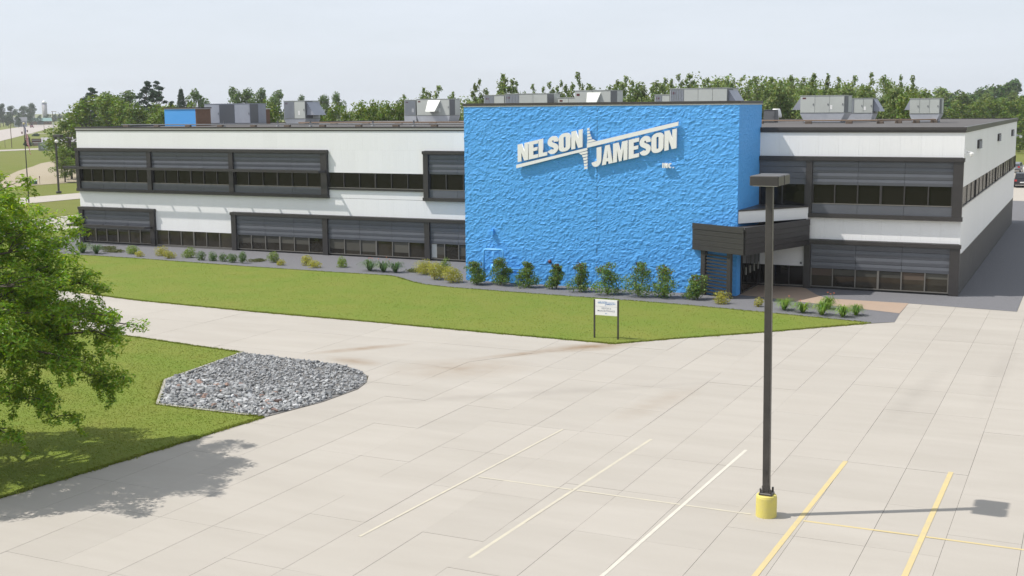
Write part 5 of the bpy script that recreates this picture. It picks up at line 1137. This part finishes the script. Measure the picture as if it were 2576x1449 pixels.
# ------------------------------------------------------------------ cars
def car(lab, x, y, rz, paint, kind='suv', group='parked cars'):
    t = thing('parked_car' if group == 'parked cars' else 'car', lab, 'car', (x,y,0), rz, group); Lc, Wc = (4.6,1.85); H = 1.68 if kind == 'suv' else 1.45; hb_ = .95 if kind == 'suv' else .88
    side = [(-Lc/2,.35),(-Lc/2-.03,.62),(-Lc/2+.05,hb_),(-Lc*.22,hb_+.03),(Lc*.26,hb_),(Lc*.45,hb_-.10),(Lc/2,.68),(Lc/2,.38),(Lc*.4,.28),(-Lc*.4,.28)]; n = len(side); b = MB(); sec = ((-Wc/2,.93),(-Wc/2+.04,1),(Wc/2-.04,1),(Wc/2,.93))
    vs = [];
    for yy, k in sec: vs += [(px*(.985 if k < 1 else 1), yy, pz if k == 1 else .3+(pz-.3)*k) for px, pz in side]
    fs = [tuple(range(n-1,-1,-1)), tuple(3*n+i for i in range(n))]
    for q in range(3): fs += [(q*n+i, q*n+(i+1) % n, (q+1)*n+(i+1) % n, (q+1)*n+i) for i in range(n)]
    body = b.add(vs, fs).build('body', paint, t)
    if kind == 'suv': cab = [(-Lc*.48,hb_),(-Lc*.42,H-.06),(-Lc*.38,H),(Lc*.06,H),(Lc*.12,H-.06),(Lc*.26,hb_)]
    else: cab = [(-Lc*.40,hb_),(-Lc*.22,H-.04),(-Lc*.16,H),(Lc*.04,H),(Lc*.10,H-.05),(Lc*.25,hb_)]
    n = len(cab); w0, w1 = Wc/2-.06, Wc/2-.22; wy = lambda z: w0+(w1-w0)*(z-hb_)/(H-hb_)
    vs = [(px,-wy(pz),pz) for px, pz in cab]+[(px,wy(pz),pz) for px, pz in cab]
    MB().add(vs, [tuple(range(n)), tuple(range(2*n-1,n-1,-1))]+[(i+1, i, n+i, n+i+1) for i in range(n-1)]).build('cabin', paint, t)
    def win(pts, name):
        MB().add(pts, [tuple(range(len(pts)))]).build(name, 'car_glass', t)
    for s_ in (-1, 1):
        yb, yt = s_*(wy(hb_+.06)+.006), s_*(wy(H-.1)+.006)
        for a, c in ((-.40,-.17),(-.15,.06)):
            q = [(Lc*a,yb,hb_+.06),(Lc*c,yb,hb_+.06),(Lc*(c-.02 if c < 0 else c-.01),yt,H-.1),(Lc*(a+.05),yt,H-.1)]; win(q if s_ < 0 else q[::-1], 'side_window')
        for wx in (-Lc*.30, Lc*.31):
            m = MB().lathe([(.2,-.1),(.34,-.1),(.34,.1),(.2,.1)], 0, 0, 16).mesh('wheel', 'tyre'); m.transform(Matrix.Translation((wx,s_*(Wc/2-.08),.34)) @ Matrix.Rotation(rad(90), 4, 'X')); wh = link('wheel', m, t)
            m = MB().lathe([(.21,-.105),(.21,.105)], 0, 0, 14).mesh('rim', 'rim'); m.transform(Matrix.Translation((wx,s_*(Wc/2-.08),.34)) @ Matrix.Rotation(rad(90), 4, 'X')); link('rim', m, wh)
        MB().bbox(-Lc/2-.045,-Lc/2+.05,s_*Wc*.40-.14,s_*Wc*.40+.14,.72,.93,.01).build('tail_light', 'tail_red', t); MB().bbox(Lc/2-.1,Lc/2+.02,s_*Wc*.36-.16,s_*Wc*.36+.16,.62,.74,.01).build('headlight', 'lamp_clear', t)
    xr0, xr1 = cab[0][0], cab[1][0]; ww = w0*.85; win([(xr0+.008,ww,hb_+.1),(xr0+.008,-ww,hb_+.1),(xr1-.004,-ww*.88,H-.1),(xr1-.004,ww*.88,H-.1)], 'rear_window')
    MB().box(-Lc/2-.06,-Lc/2+.0,-.26,.26,.55,.68).build('plate', 'white_paint', t); MB().bbox(-Lc/2-.08,-Lc/2+.1,-Wc*.47,Wc*.47,.32,.48,.02).build('bumper', 'dark_shade' if paint != 'car_white' else paint, t)
    return t
car('dark suv parked behind the right end of the office', 61.3, 89.6, rad(95), 'car_dark'); car('white suv parked behind the dark suv at the right edge', 60.9, 118.5, rad(95), 'car_white'); car('dark blue car parked farthest behind the right end of the office', 58.7, 123.5, rad(85), 'car_grey', 'sedan'); car('dark red car at the right edge beside the dark suv', 64.3, 90.5, rad(95), 'car_red', 'sedan')
car('dark car driving on the highway at the far left', -543.8, 505, rad(133), 'car_red', 'sedan', 'cars on the highway'); car('second dark car farther along the highway', -590, 548, rad(133), 'car_dark', 'suv', 'cars on the highway'); car('grey car on the far bend of the highway', -622, 606, rad(120), 'car_grey', 'suv', 'cars on the highway')
cn = thing('outdoor_condenser', 'white outdoor condenser unit at the far right side of the office', 'air conditioner', (64.4,50.5,0))
MB().bbox(-.5,.5,-.45,.45,.1,.75,.03).build('lower_cabinet', 'grey_plastic', cn); MB().bbox(-.32,.42,-.35,.35,.752,1.3,.03).build('upper_cabinet', 'sign_white', cn)
for k in range(2):
    for j in range(2): MB().box(-.22+k*.3,.02+k*.3,-.365,-.351,.85+j*.2,1.0+j*.2).build('grille', 'hvac', cn)
MB().box(-.1,.45,-.47,-.452,.18,.68).build('grille', 'hvac_dark', cn)

# ------------------------------------------------------------------ summer haze
hz = tag(MB().box(-1700,900,-420,1700,-2,42).build('haze', 'field'), 'thin summer haze', 'haze', kind='stuff')
hm = bpy.data.materials.new('haze'); hm.use_nodes = True; t = hm.node_tree; t.nodes.clear(); pv = t.nodes.new('ShaderNodeVolumePrincipled'); om = t.nodes.new('ShaderNodeOutputMaterial'); t.links.new(pv.outputs[0], om.inputs['Volume'])
pv.inputs['Color'].default_value = (.93, .96, 1, 1); pv.inputs['Density'].default_value = .0002; pv.inputs['Anisotropy'].default_value = .3
hz.data.materials.clear(); hz.data.materials.append(hm)
